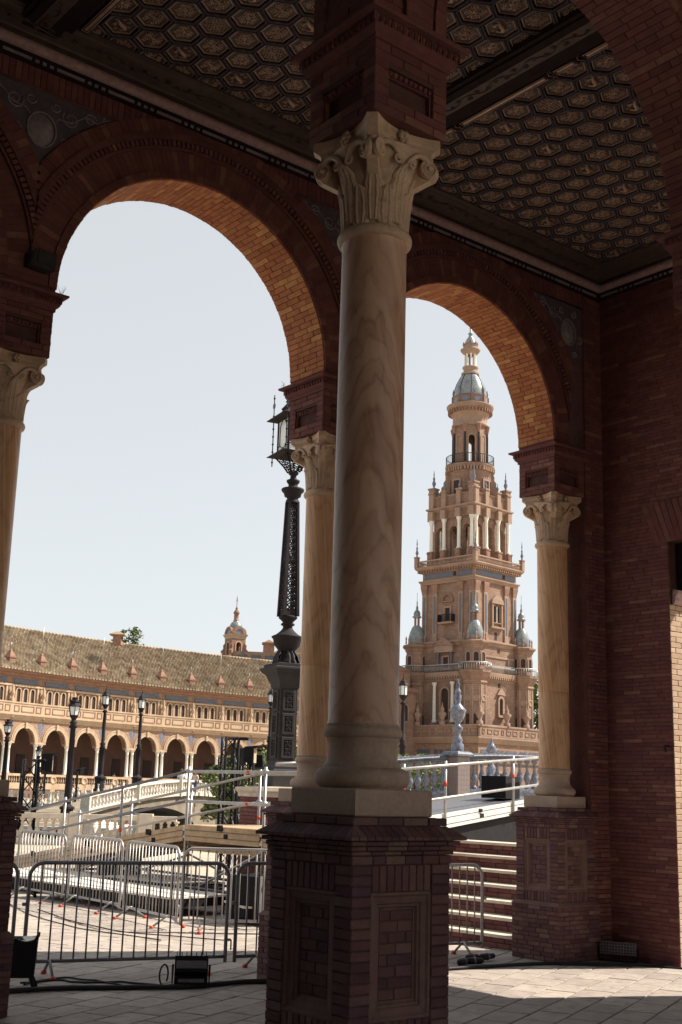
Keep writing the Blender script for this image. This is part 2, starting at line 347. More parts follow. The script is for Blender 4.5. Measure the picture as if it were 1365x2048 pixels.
# ------------------------------------------------------------------ brick pedestals
def pedestal(x, y, label, base_bricks):
    t = thing('brick_pedestal', label, 'pedestal', T(x, y, 0), 'brick pedestals of the arcade columns')
    obj('core', MB().box(-.262, .262, -.262, .262, 0, 1.636), M_MORT, t); obj('base_core', MB().box(-.343, .343, -.343, .343, 0, .57), M_MORT, t)
    H = .314
    for fi, n in enumerate(((0, -1, 0), (-1, 0, 0), (1, 0, 0), (0, 1, 0))):
        nv = Vector(n); u = (-nv).cross(Vector((0, 0, 1)))
        def fr(half, z): return face(-u*half+nv*half+Vector((0, 0, z)), n)
        if fi > 1:     # the two faces turned away: joined courses
            J = MB(); brickface(None, fr(H, .62), 2*H, .80, .048, .13, .02, None, (), 3+fi, .005, J, cap=0)
            brickface(None, fr(.35, 0), .70, .58, .048, .14, .05, None, (), 4+fi, .005, J, cap=0)
            tag(obj('brick_facing', J, M_BPI, t), kind='stuff'); continue
        q = .125
        for w0_, z0_, w1_, z1_ in ((0, .62, q+.004, 1.42), (2*H-q-.004, .62, 2*H, 1.42), (q, 1.296, 2*H-q, 1.42), (q, .62, 2*H-q, .729)): obj('mortar_bed', MB().box(w0_+.002, w1_-.002, .010, .052, z0_-.62, z1_-.62), M_MORT, t, fr(H, .62))
        brickface(t, fr(H, .62), q, .80, .048, .2, .05, M_BP, (), 11+fi, name='quoin', half=False)
        brickface(t, fr(H, .62) @ T(2*H-q, 0, 0), q, .80, .048, .2, .05, M_BP, (), 21+fi, name='quoin', half=False)
        for z0, hh in ((1.295, .125), (.62, .11)):       # soldier courses
            k = 8; wd = (2*H-2*q)/k
            for i in range(k): link('soldier_brick', bmesh_of(wd-.004, hh-.004, .05, M_BP), t, fr(H-.004, z0) @ T(q-.004+i*wd+.002, 0, .002))
        # moulded panel frame: outer fillet, ovolo and sunk field
        pw = 2*H-2*q; Fp = fr(H-.006, .73) @ T(q-.006, 0, 0); ph = .565
        def rect(i, y): return [(i, y, i), (pw-i, y, i), (pw-i, y, ph-i), (i, y, ph-i)]
        obj('panel_frame', MB().loft([rect(.0, .05), rect(0, 0), rect(.012, 0), rect(.022, .010), rect(.05, .014), rect(.056, .022), rect(.066, .022), rect(.074, .034), rect(.082, .036), rect(.082, .05)], cap=False), M_BPI, t, Fp)
        brickface(t, Fp @ T(.082, .036, .082), pw-.164, ph-.164, .05, .12, .03, M_BP, (), 31+fi, .0025, name='panel_brick'); obj('panel_back', MB().box(.08, pw-.08, .041, .055, .08, ph-.08), M_MORT, t, Fp)
        if base_bricks: brickface(t, fr(.35, 0), .70, .58, .048, .17, .05, M_BP, (), 41+fi)
        else:
            J = MB(); brickface(None, fr(.35, 0), .70, .58, .048, .17, .05, None, (), 41+fi, .005, J, cap=0)
            tag(obj('base_bricks', J, M_BPI, t), kind='stuff')
    obj('ledge', MB().sweep([(.0, .575), (.352, .578), (.352, .586), (.318, .622), (0, .622)], [(-.001, -.001), (.001, -.001), (.001, .001), (-.001, .001)], True), M_BPI, t)
    # cornice: corbelled courses split into bricks, tile drip and blocking course
    for z0, z1, hf in ((1.420, 1.463, .318), (1.463, 1.484, .326), (1.484, 1.507, .336), (1.507, 1.531, .350)):
        J = MB(); k = 6
        for n in ((0, -1, 0), (-1, 0, 0), (1, 0, 0), (0, 1, 0)):
            nv = Vector(n); u = (-nv).cross(Vector((0, 0, 1))); Fm = face(-u*hf+nv*hf+Vector((0, 0, z0)), n); e = 0
            R = random.Random(int(z0*1000)); cuts = [0]+[2*hf*(i+R.uniform(-.25, .25))/k for i in range(1, k)]+[2*hf]
            for a, b in zip(cuts, cuts[1:]): J.cb(a+.0015, b-.0015, R.uniform(-.002, .001), .06, .001, z1-z0-.002, .004, Fm)
        obj('corbel_course', J, M_BPI, t)
    J = MB(); k = 15
    for n in ((0, -1, 0), (-1, 0, 0), (1, 0, 0), (0, 1, 0)):
        nv = Vector(n); u = (-nv).cross(Vector((0, 0, 1))); hf = .372
        for i in range(k):
            a = -hf+2*hf*i/k+.002; b = -hf+2*hf*(i+1)/k-.002
            def pt(s, o, z):
                s = max(-o, min(o, s)); return u*s+nv*o+Vector((0, 0, z))
            J.loft([[pt(a, .372, 1.533), pt(b, .372, 1.533), pt(b, .372, 1.548), pt(a, .372, 1.548)], [pt(a, .300, 1.533), pt(b, .300, 1.533), pt(b, .300, 1.596), pt(a, .300, 1.596)]])
    obj('drip_tiles', J, M_BPI, t)
    J = MB()
    for n in ((0, -1, 0), (-1, 0, 0), (1, 0, 0), (0, 1, 0)):
        nv = Vector(n); u = (-nv).cross(Vector((0, 0, 1))); Fm = face(-u*.303+nv*.303+Vector((0, 0, 1.596)), n)
        brickface(None, Fm, .606, .040, .04, .15, .05, None, (), 5, .004, J, cap=0)
    obj('blocking_course', J, M_BPI, t)
    return t

# ------------------------------------------------------------------ marble columns
S = 3.53
Z0 = 1.637
def make_capital(parent):
    cap = MB()
    bell = [(.166, 4.735), (.168, 4.80), (.176, 4.90), (.19, 5.0), (.21, 5.08), (.235, 5.15), (.25, 5.20)]
    def br(z):
        for (r0, z0), (r1, z1) in zip(bell, bell[1:]):
            if z <= z1: return r0+(r1-r0)*(z-z0)/(z1-z0)
        return bell[-1][0]
    cap.lathe(bell, 48)
    c = obj('capital', cap, M_CARVE, parent)
    # abacus: concave sides, cut corners, moulded edge
    def plan(o):
        P = []; h = .272-o; ch = .042
        for q in range(4):
            a = q*PI/2; ca, sa = math.cos(a), math.sin(a)
            for i in range(11):
                s = -1+2*i/10; x = s*(h-ch); y = -h+.062*(1-s*s)
                if i in (0, 10): y = -h
                P.append((ca*x-sa*y, sa*x+ca*y))
        return P
    ab = MB(); ab.loft([[(x, y, z) for x, y in plan(o)] for o, z in ((.045, 5.185), (.032, 5.19), (.032, 5.215), (.020, 5.235), (.006, 5.245), (0, 5.255), (0, 5.298), (.004, 5.302))])
    obj('abacus', ab, M_CARVE, c)
    # acanthus leaves, two tiers hugging the bell
    def leaf(a0, zb, zt, wid, curl, lob):
        L = MB()
        def fn(s, t):
            s = s*2-1; z = zb+(zt-zb)*t
            wd = wid*(.62+.5*math.sin(PI*min(1, t*1.02))**.7)*(1-.25*t**6)*(1+.10*math.sin(lob*2*PI*t)) if t < .97 else wid*.25
            bend = curl*max(0, (t-.78)/.22)**2
            zz = z
            off = .003+.017*(1-s*s)**.6+.0045*math.cos(s*19)*(1-abs(s)**2)-.008*math.exp(-(s/.10)**2)+bend*(1-.5*s*s)
            a = a0+s*wd/br(z); r = br(z)+off
            return (r*math.cos(a), r*math.sin(a), zz)
        L.grid(fn, 22, 18); return L
    for k in range(8):
        obj('leaf', leaf(k*PI/4+PI/8, 4.74, 4.955, .056, .018, 4), M_CARVE, c)
        obj('leaf', leaf(k*PI/4, 4.76, 5.085, .052, .026, 5), M_CARVE, c)
    # stems (caulicoli) arching to the corner volutes, and inner curls
    for q in range(4):
        J = MB()
        for sg in (-1, 1):
            P = []
            for i in range(17):
                t = i/16; an = sg*(.06+.60*t); rr = .228+.062*t; z = 5.06+.118*math.sin(PI*(.08+.62*t))
                P.append((rr*math.sin(an), -rr*math.cos(an), z))
            J.tube(P, [.012+.008*t/16 for t in range(17)], 8)
            P = [(sg*(.05-.030*(1-i/26)*math.cos(i*.45)), -.236-.0004*i, 5.10+.030*(1-i/26)*math.sin(i*.45)) for i in range(22)]
            J.tube(P, .0085, 6)
        obj('stem', J, M_CARVE, c, RZ(q*PI/2))
        Rz = MB()
        for i in range(6):
            a = i*PI/3; Rz.lathe([(0, -.012), (.016, -.006), (.019, .004), (0, .014)], 8, T(.024*math.cos(a), -.226-.004*(i % 2), 5.255+.026*math.sin(a)) @ Matrix.Rotation(PI/2, 4, 'X'))
        Rz.lathe([(0, -.02), (.014, -.012), (.014, .02), (0, .028)], 8, T(0, -.222, 5.255) @ Matrix.Rotation(PI/2, 4, 'X'))
        obj('rosette', Rz, M_CARVE, c, RZ(q*PI/2))
    V = MB()
    for sg in (-1, 1):
        Mx = Matrix.Rotation(sg*math.radians(64), 4, 'Z')
        # local: disc normal along -y after rotation, centre at origin
        D = MB(); prof = [(0, .020), (.052, .020), (.060, .012), (.060, -.012), (0, -.02)]
        X = T(0, -.290, 5.120) @ T(sg*.028, 0, 0) @ Mx @ Matrix.Rotation(PI/2, 4, 'X') @ Matrix.Scale(.9, 4)
        V.lathe(prof, 24, X)
        P = [((.058-.048*i/52)*math.cos(i*.30+1.2), (.058-.048*i/52)*math.sin(i*.30+1.2), .019) for i in range(53)]
        V.tube(P, [.0115-.005*i/52 for i in range(53)], 8, X)
        V.lathe([(.017, .015), (.016, .03), (.009, .036), (0, .037)], 12, X)
    V.tube([(0, -.30, 5.16), (0, -.285, 5.182), (0, -.25, 5.19)], .03, 8)
    V.loft([[(-.03, -.30, 5.06), (.03, -.30, 5.06), (.03, -.19, 5.0), (-.03, -.19, 5.0)], [(-.03, -.335, 5.12), (.03, -.335, 5.12), (.03, -.2, 5.19), (-.03, -.2, 5.19)]])
    vm = V.mesh('volute', M_CARVE)
    for q in range(4): link('volute', vm, c, RZ(PI/4+q*PI/2))
    return c
def column(x, y, label, mm):
    t = thing('marble_column', label, 'column', T(x, y, 0), 'marble columns of the arcade')
    h = .248
    obj('plinth', MB().loft([[(a*k, b*k, z) for a, b in ((-1,-1),(1,-1),(1,1),(-1,1))] for k, z in ((h-.006, 1.637), (h, 1.643), (h, 1.760), (h-.007, 1.7664))]), M_STONE, t)
    pr = [(.2, 1.765), (.222, 1.768)]+[(.193+.047*math.cos(a), 1.818+.050*math.sin(a)) for a in [(-80+20*i)*PI/180 for i in range(9)]]
    pr += [(.196, 1.869), (.196, 1.879), (.186, 1.886), (.178, 1.91), (.174, 1.945), (.175, 1.98), (.180, 2.0), (.184, 2.004), (.184, 2.010)]
    pr += [(.172+.028*math.cos(a), 2.040+.030*math.sin(a)) for a in [(-80+20*i)*PI/180 for i in range(9)]]+[(.183, 2.072), (.183, 2.082)]
    obj('base', MB().lathe(pr, 64), M_STONE, t)
    ps = [(.183, 2.082), (.179, 2.10)]+([(.1775, 2.9), (.1775, 2.946), (.1745, 2.95), (.1775, 2.954), (.179, 3.3), (.1785, 4.0)] if mm is not HERO else [(.1775+.002*math.sin(PI*i/12), 2.12+2.5*i/12) for i in range(13)])+[(.179, 4.66), (.184, 4.675)]
    obj('shaft', MB().lathe(ps, 64), mm, t)
    obj('necking_ring', MB().lathe([(.17, 4.672)]+[(.178+.029*math.cos(a), 4.706+.033*math.sin(a)) for a in [(-90+20*i)*PI/180 for i in range(10)]]+[(.168, 4.742)], 64), M_CARVE, t)
    return t
# ------------------------------------------------------------------ pavilion: floor
SLABS = link('floor', None); tag(SLABS, kind='structure')
obj('bedding', MB().box(-16, 10.5, -10, 34, -.30, -.016), M_JOINT, SLABS)
tw, th_ = .46, .30       # running-bond slabs laid on the diagonal
ca, sa = math.cos(math.radians(24)), math.sin(math.radians(24))
cells = []
for j in range(-90, 130):
    for i in range(-60, 90):
        a = (i+.5*(j % 2)+.0)*tw; b = j*th_
        x = ca*a-sa*b+1; y = sa*a+ca*b+2
        if -9 < x < 10.4 and -6 < y < 22: cells.append((x, y))
        elif -14 < x < 10.4 and 22 <= y < 33: cells.append((x, y))
def dcam(x, y):
    v = Vector((x-CAMX, y-CAMY, 0)); return v.dot(FWD), v.dot(RGT)
def vis(c):
    d, r = dcam(*c); return 0 if (d > 8.2 and abs(r) < d*.285) else 1
cells.sort(key=lambda c: (vis(c), dcam(*c)[0]))
J = MB(); R = random.Random(5)
RS = RZ(math.radians(24))
def slab(mb, M, tz):
    g = .008; hx, hy = tw/2-g, th_/2-g; c = .004
    v = [(-hx,-hy,-.016),(hx,-hy,-.016),(hx,hy,-.016),(-hx,hy,-.016),(-hx,-hy,tz-c),(hx,-hy,tz-c),(hx,hy,tz-c),(-hx,hy,tz-c),(-hx+c,-hy+c,tz),(hx-c,-hy+c,tz),(hx-c,hy-c,tz),(-hx+c,hy-c,tz)]
    return mb.add(v, [(0,1,5,4),(1,2,6,5),(2,3,7,6),(3,0,4,7),(4,5,9,8),(5,6,10,9),(6,7,11,10),(7,4,8,11),(8,9,10,11)], M)
sm_ = slab(MB(), None, 0).mesh('paving_slab', M_SLAB)
for k, (x, y) in enumerate(cells):
    M = T(x, y, R.uniform(-.002, .002)) @ RS
    if k < 300: link('paving_slab', sm_, SLABS, M @ Matrix.Rotation(R.uniform(-.002, .002), 4, 'X'))
    else: slab(J, M, 0)
tag(obj('paving', J, M_SLABI, SLABS), kind='stuff')
tag(obj('ground', MB().add([(-900,-900,-1.3),(1100,-900,-1.3),(1100,1100,-1.3),(-900,1100,-1.3)], [(0,1,2,3)]), M_GROUND), kind='structure')
pz = MB()
for r0, r1, d0, d1 in ((-4, 260, -20, 420), (-160, -4, -20, 38), (-260, -4, 98, 420), (-260, -60, 38, 98)):
    pz.add([W(r0, d0, -.017), W(r1, d0, -.017), W(r1, d1, -.017), W(r0, d1, -.017)], [(0, 1, 2, 3)])
tag(obj('plaza', pz, M_GROUND), kind='structure')

# ------------------------------------------------------------------ columns and pedestals
HERO = marble('marble_hero', (.775, -.63, .055), 1, (1.02, .97, 1.0), 120., 6.5)
MB2 = marble('marble_other', (.775, -.63, -.40), 4, (1.05, .93, .74), 75., 2.0)
names = [(0, 0, 'big brick pedestal in the foreground under the middle marble column'), (0, 4.85, 'dark brick pedestal cut off by the left edge of the picture'),
         (S, 4.85, 'brick pedestal mostly hidden behind the big foreground pedestal'), (2*S, 4.85, 'reddish brick pedestal in front of the stone steps at the right wall'), (3.62, 0, 'brick pedestal under the column at the right edge')]
for i, (x, y, lb) in enumerate(names[:4]): pedestal(x, y, lb, i == 3)
cl = [(0, 0, 'tall veined marble column in the foreground with scrolled capital', HERO), (0, 4.85, 'marble column cut off by the left edge of the picture', MB2),
      (S, 4.85, 'amber marble column half hidden behind the foreground column', MB2), (2*S, 4.85, 'small amber marble column beside the dark right wall', MB2), (3.62, 0, 'marble column at the right edge, only a capital scroll showing', MB2)]
cols = []; capm = None
for i, (x, y, lb, mm) in enumerate(cl):
    t = column(x, y, lb, mm)
    if i == 0: cap0 = make_capital(t)
    else: copy_tree(cap0, Matrix.Identity(4), None, t)
pedestal(3.62, 0, names[4][2], False)

# ------------------------------------------------------------------ arcades
SPR, RAD, ZT = 5.93, 1.499, 8.55
def arch_wall(t, y0, y1, bays, ztop):
    "solid wall with semicircular openings: bays = [(xc, r)], as one prism per bay"
    n = 48
    for xc, r, xl, xr in bays:
        m = MB()
        xs = [xl]+[xc-r*math.cos(PI*i/n) for i in range(n+1)]+[xr]; zs = [SPR]+[SPR+r*math.sin(PI*i/n) for i in range(n+1)]+[SPR]
        v = []
        for x, z in zip(xs, zs): v += [(x, y0, z), (x, y0, ztop), (x, y1, z), (x, y1, ztop)]
        f = []
        for i in range(len(xs)-1):
            a, b = 4*i, 4*i+4
            f += [(a, b, b+1, a+1), (b+2, a+2, a+3, b+3), (a+1, b+1, b+3, a+3), (a+2, b+2, b, a)]
        m.add(v, f); obj('spandrel_wall', m, M_WALL, t)
def impost(t, x, y, hx, hy, bricks):
    "brick block over a capital: niche panels, egg-and-dart cornice"
    z0, z1 = 5.302, SPR
    b = thing if False else None
    g = link('pier_block', None, t, T(x, y, 0))
    obj('core', MB().box(-hx+.05, hx-.05, -hy+.05, hy-.05, z0+.003, z1), M_MORT, g)
    obj('soffit', MB().box(-hx+.004, hx-.004, -hy+.004, hy-.004, z0+.001, z0+.02), M_WALL, g)
    for n, hf, wd in (((0,-1,0), hy, hx), ((-1,0,0), hx, hy), ((1,0,0), hx, hy), ((0,1,0), hy, hx)):
        nv = Vector(n); u = (-nv).cross(Vector((0, 0, 1))); Fm = face(-u*wd+nv*hf+Vector((0, 0, z0)), n)
        W2 = 2*wd; ho = [(.105, .10, W2-.105, .285)]
        if n in bricks: brickface(g, Fm, W2, .42, .0525, .2, .06, M_BR, ho, int(x*10+y), .004)
        for w0_, z0_, w1_, z1_ in ((0, 0, .104, .42), (W2-.104, 0, W2, .42), (.1, 0, W2-.1, .099), (.1, .286, W2-.1, .42)): obj('mortar_bed', MB().box(w0_+.003, w1_-.003, .008, .055, z0_+.003, z1_), M_MORT, g, Fm)
        if n not in bricks:
            J = MB(); brickface(None, Fm, W2, .42, .0525, .2, .06, None, ho, int(x*10+y), .004, J, cap=0); tag(obj('brick_facing', J, M_BRI, g), kind='stuff')
        # egg-and-dart strip along the top of the niche, niche back
        J = MB()
        k = 9
        for i in range(k):
            uu = .105+(W2-.21)*(i+.5)/k
            J.lathe([(0, -.018), (.010, -.008), (.012, .004), (.006, .016), (0, .018)], 8, Fm @ T(uu, .018, .262))
            J.box(uu+.011, uu+.016, .012, .05, .245, .283, Fm)
        J.box(.105, W2-.105, .024, .05, .24, .2845, Fm); J.box(.105, .117, .02, .05, .10, .285, Fm); J.box(W2-.117, W2-.105, .02, .05, .10, .285, Fm)
        obj('niche_moulding', J, M_BRI, g)
    sq = square(hx, hy)
    obj('impost_cornice', MB().sweep([(-.02, 5.722), (.012, 5.722), (.012, 5.745), (.030, 5.760), (.042, 5.778), (.042, 5.79)], sq, True), M_BRI, g)
    J = MB()
    for n, hf, wd in (((0,-1,0), hy, hx), ((-1,0,0), hx, hy), ((1,0,0), hx, hy), ((0,1,0), hy, hx)):
        nv = Vector(n); u = (-nv).cross(Vector((0, 0, 1))); Fm = face(-u*(wd+.05)+nv*(hf+.05)+Vector((0, 0, 5.79)), n); W2 = 2*wd+.1; k = 15
        for i in range(k):
            uu = W2*(i+.5)/k; J.lathe([(0, -.022), (.012, -.010), (.016, .006), (.010, .022), (0, .026)], 8, Fm @ T(uu, .010, .026)); J.box(uu+.015, uu+.020, -.004, .03, .002, .05, Fm)
    obj('egg_and_dart', J, M_BRI, g)
    obj('impost_drip', MB().sweep([(0, 5.788), (.040, 5.79), (.044, 5.84), (.085, 5.845), (.093, 5.855), (.093, 5.868), (.02, 5.895), (-.02, 5.90)], sq, True), M_BRI, g)
    obj('springer', MB().box(-hx, hx, -hy, hy, 5.72, SPR), M_WALL, g)
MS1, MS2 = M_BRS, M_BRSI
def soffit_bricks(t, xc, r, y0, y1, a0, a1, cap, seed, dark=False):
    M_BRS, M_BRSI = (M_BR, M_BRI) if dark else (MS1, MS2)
    R = random.Random(seed); n = int(r*PI/.056); J = MB(); L = []
    for k in range(n):
        a = PI*k/n; da = PI/n
        if not (a0 <= a <= a1): continue
        y = y0; first = True
        while y < y1-1e-4:
            l = .21*R.uniform(.85, 1.15)
            if first and k % 2: l *= .5
            first = False
            if y1-(y+l) < .07: l = y1-y
            L.append((a, da, y, l)); y += l
    cnt = 0
    for a, da, y, l in sorted(L, key=lambda q: abs(q[0]-.9)):
        # local x along y axis of the wall, local y = outward from the arch axis, z along the arc
        am = a; c, s = math.cos(am), math.sin(am)
        rad = Vector((c, 0, s)); tan = Vector((-s, 0, c)); ax = Vector((0, 1, 0))
        # cb's front face is -y: it must look at the arch axis, so local y = rad
        if ax.cross(rad).dot(tan) < 0: ax = -ax; yo = y+l
        else: yo = y
        M = frame(Vector((xc, yo, SPR))+rad*(r+R.uniform(-.003, .002)-.012), ax, rad, tan) @ T(.002, 0, .002)
        dl = r*da-.004
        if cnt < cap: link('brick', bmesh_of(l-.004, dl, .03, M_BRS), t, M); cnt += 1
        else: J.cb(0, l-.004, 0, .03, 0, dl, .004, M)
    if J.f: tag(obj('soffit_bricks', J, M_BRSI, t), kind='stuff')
def archivolt(t, xc, r, yf, lim, seed, ro=2.07):
    "stepped rings on the face of the arch, clipped half way to the next arch"
    def ring(r0, r1, proud, n, gap, jit=0, name='arch_ring', mat=None, kind=True):
        J = MB(); R = random.Random(seed+int(r0*100))
        for k in range(n):
            a, b = PI*k/n+gap/r0/2, PI*(k+1)/n-gap/r0/2
            am = (a+b)/2
            if abs(r0*math.cos(am)) > lim: continue
            r1c = r1
            if abs(r1*math.cos(am)) > lim: r1c = min(r1, lim/abs(math.cos(am)))
            p = proud+R.uniform(-jit, jit); yb = yf+.03
            q = [(xc+rr*math.cos(x), SPR+rr*math.sin(x)) for x, rr in ((a, r0), (b, r0), (b, r1c), (a, r1c))]
            v = [(x, yf-p, z) for x, z in q]+[(x, yb, z) for x, z in q]
            J.add(v, [(0,1,2,3),(0,4,5,1),(1,5,6,2),(2,6,7,3),(3,7,4,0)])
        o = obj(name, J, mat or M_BRI, t)
        if kind: o['kind'] = 'stuff'
    ring(r+.001, r+.075, .020, 60, .003, .002, 'edge_ring')
    ring(r+.080, r+.285, .004, 88, .003, .002, 'voussoir_ring')
    ring(r+.290, r+.315, .030, 60, 0, 0, 'fillet_ring', M_WALL, False)
    ring(r+.318, r+.372, .050, 110, .016, 0, 'dentil_ring')
    ring(r+.375, r+.44, .062, 70, .002, 0, 'moulding_ring', M_WALL, False)
    ring(r+.442, ro, .040, 84, .003, .002, 'outer_ring')
OUT = thing('outer_arcade', 'dark brick arcade wall with two round arches open to the plaza', 'arcade')
YF, YB = 4.569, 5.135
bays = [(-S/2, RAD, -S, 0), (S/2, RAD, 0, S), (1.5*S, RAD, S, 2*S)]
arch_wall(OUT, YF, YB, [(-1.5*S, RAD, -2*S, -S)]+bays+[(2.5*S-.0, .3, 2*S, 8.10)][:0], ZT)
obj('end_wall_return', MB().box(2*S+.262, 8.10, YF, YB, 0, ZT), M_WALL, OUT)
for i, x in enumerate((-2*S, -S, 0, S, 2*S)):
    impost(OUT, x, 4.852, .266, .2835, ((0,-1,0), (-1,0,0)) if i > 2 else (((0,-1,0),) if i == 2 else ()))
for i, (xc, r, a, b) in enumerate(bays):
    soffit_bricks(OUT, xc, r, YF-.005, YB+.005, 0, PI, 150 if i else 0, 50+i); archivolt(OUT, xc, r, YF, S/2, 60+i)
# outer face band and parapet so the wall has an outside too
obj('outer_cornice', MB().sweep([(0, 8.5), (.25, 8.55), (.25, 8.7), (.35, 8.8), (.35, 8.95), (0, 9.0)], [(8.3, YB), (-14, YB)]), M_TOWT, OUT)
# pilaster strip with quoins beside the last column
J = MB()
brickface(None, face((2*S+.27, YF-.03, 0), (0, -1, 0)), 7.66-2*S-.27, 5.3, .05, .2, .05, None, (), 71, .004, J, cap=0)
brickface(None, face((2*S+.27, YF-.03, 5.3), (0, -1, 0)), 7.66-2*S-.27, 2.6, .05, .2, .05, None, (), 72, .004, J, cap=0)
tag(obj('pilaster_bricks', J, M_BRI, OUT), kind='stuff')
# soldier band under the cornice and relief spandrels
J = MB(); k = 0; x = -S
while x < 7.6:
    J.cb(x+.002, x+.058, YF-.014, YF+.02, 7.74+.0, 7.93, .003); x += .06
tag(obj('soldier_band', J, M_BRI, OUT), kind='stuff')
def scroll(mb, cx, cz, r, turns, sg, yf, tr=.008, ph=0):
    P = []; n = int(turns*14)
    for i in range(n+1):
        q = i/n; a = ph+sg*q*turns*2*PI; rr = r*(1-.86*q); P.append((cx+rr*math.cos(a), yf, cz+rr*math.sin(a)))
    mb.tube(P, [tr*(1-.5*i/n) for i in range(n+1)], 5)
for xm in (0, S, 2*S):
    g = link('spandrel_panel', None, OUT)
    P = []; ro = 2.075
    lo = []
    for i in range(13):
        x = xm-.98+.98*i/12*1.0; xc = xm-S/2; lo.append((x, SPR+math.sqrt(max(.0, ro**2-(x-xc)**2))))
    right = [(2*xm-x, z) for x, z in reversed(lo[:-1])]
    if xm == 2*S: right = [(xm+.30, lo[-1][1]+.02)]
    top = 7.735; pts = [p for p in lo+right if p[1] < top]
    poly = [(pts[0][0], top)]+pts+[(pts[-1][0], top)]
    MBp = MB(); n = len(poly); MBp.add([(x, YF-.004, z) for x, z in poly], [tuple(range(n))]); obj('tile_ground', MBp, M_SPAN, g)
    J = MB(); R = random.Random(int(xm*7)+3)
    cz = 7.36
    J.lathe([(0, -.03), (.09, -.022), (.12, 0)], 20, T(xm, YF-.006, cz) @ Matrix.Rotation(-PI/2, 4, 'X') @ Matrix.Scale(1.25, 4, (0, 1, 0)))
    J.tube([(xm+.135*math.cos(a), YF-.014, cz+.165*math.sin(a)) for a in [i*2*PI/28 for i in range(28)]], .011, 6, closed=True)
    for sg in (-1, 1):
        for (dx, dz, rr, tn, ph) in ((.27, .20, .085, 1.7, 2.6), (.46, .27, .062, 1.6, .3), (.22, -.05, .055, 1.6, 4), (.62, .31, .04, 1.5, 2), (.37, .06, .05, 1.5, 1), (.11, -.28, .05, 1.6, 0), (.12, .26, .05, 1.5, 3)):
            if xm == 2*S and sg > 0 and dx > .25: continue
            scroll(J, xm+sg*dx, cz+dz, rr, tn, sg, YF-.010, .009, ph if sg > 0 else PI-ph)
        if not (xm == 2*S and sg > 0): J.tube([(xm+sg*(.1+.62*i/10), YF-.01, cz+.1+.22*math.sin(i/10*1.5)+.03*math.sin(i*1.6)) for i in range(11)], .007, 5)
    obj('relief', J, M_BEAD, g)
    # raised border along the panel
    J = MB(); J.tube([(x, YF-.012, z) for x, z in poly], .014, 6, closed=True); obj('border', J, M_WALL, g)

# ------------------------------------------------------------------ inner arcade: pier over the foreground column and the arch to its right
INN = thing('inner_arcade', 'dark brick pier and arch springing from the foreground column', 'arcade')
impost(INN, 0, 0, .268, .2835, ((0,-1,0), (-1,0,0)))
impost(INN, 3.58, 0, .42, .2835, ((0,-1,0), (-1,0,0)))
xi, ri = 1.690, 1.462
arch_wall(INN, -.2835, .2835, [(xi-.002, ri, .26, 3.17), (5.5, 1.45, 4.0, 7.70)], ZT)
obj('pier_upper', MB().box(-.262, .262, -.278, .278, SPR-.01, ZT), M_WALL, INN)
J = MB()
for n, w_, h_ in (((-1,0,0), .2835, .268), ((0,-1,0), .268, .2835)):
    nv = Vector(n); u = (-nv).cross(Vector((0, 0, 1)))
    brickface(None, face(-u*w_+nv*h_+Vector((0, 0, SPR)), n), 2*w_, 2.5, .0525, .2, .02, None, [(.12, .10, 2*w_-.12, .9)], 5, .004, J, cap=0)
tag(obj('pier_bricks', J, M_BRI, INN), kind='stuff')
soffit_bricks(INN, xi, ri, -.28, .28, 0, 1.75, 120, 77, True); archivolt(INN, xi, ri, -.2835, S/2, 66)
J = MB()                                            # brick skin on the wall right of the arch
for (u, z, l, c) in rows(1.7, 2.6, .0525, .21, (), 8):
    x = 2.55+u; zz = SPR+z; xm = x+l/2
    if (xm-xi)**2+(zz-SPR)**2 < (ri+.50)**2 or xm < 3.15: continue
    J.cb(x+.002, x+l-.002, -.292, -.26, zz+.002, zz+c-.002, .004)
tag(obj('wall_bricks', J, M_BRI, INN), kind='stuff')

# ------------------------------------------------------------------ end wall with an arched doorway
END = thing('end_wall', 'plain brick end wall with a sunlit doorway at the right edge', 'wall')
XE = 7.66; XO = 8.10; JY0, JY1 = 1.52, 3.625; LZ = 4.68; LO = 4.22
m = MB()
m.box(XE+.006, XO, JY1+.02, 4.60, 0, ZT); m.box(XE+.006, XO, JY0, JY1+.02, LZ, ZT); m.box(XE+.006, XO, -1.1, JY0, 0, ZT)
m.box(XE+.03, XO, -3.3, -1.1, 4.6, ZT); m.box(XE+.03, XO, -8.1, -3.3, 0, ZT)  # leaves an unseen second opening, added to brighten the foreground column
obj('core', m, M_MORT, END)
Fe = face((XE, 4.57, 0), (-1, 0, 0))                # local x runs towards the camera
J = MB()
hole = [(4.57-JY1, -1, 4.57-JY0, LZ), (.78, LZ, 1.6, LZ+.0)]
wid = 4.57-1.2
hole.append((4.57-JY1-.17, LZ, 4.57-JY0+.3, LZ+.50))
brickface(END, Fe, wid, 8.0, .046, .27, .03, M_BR, hole, 15, .004, J, prio=lambda q: (0 if q[0] < 1.05 else 1, abs(q[1]-1.6)), cap=300)
tag(obj('brick_facing', J, M_BRI, END), kind='stuff')
J = MB()
brickface(None, face((XE, 1.2, 0), (-1, 0, 0)), 2.3, 8.0, .05, .21, .03, None, (), 16, .004, J, cap=0)
tag(obj('brick_facing', J, M_BRI, END), kind='stuff')
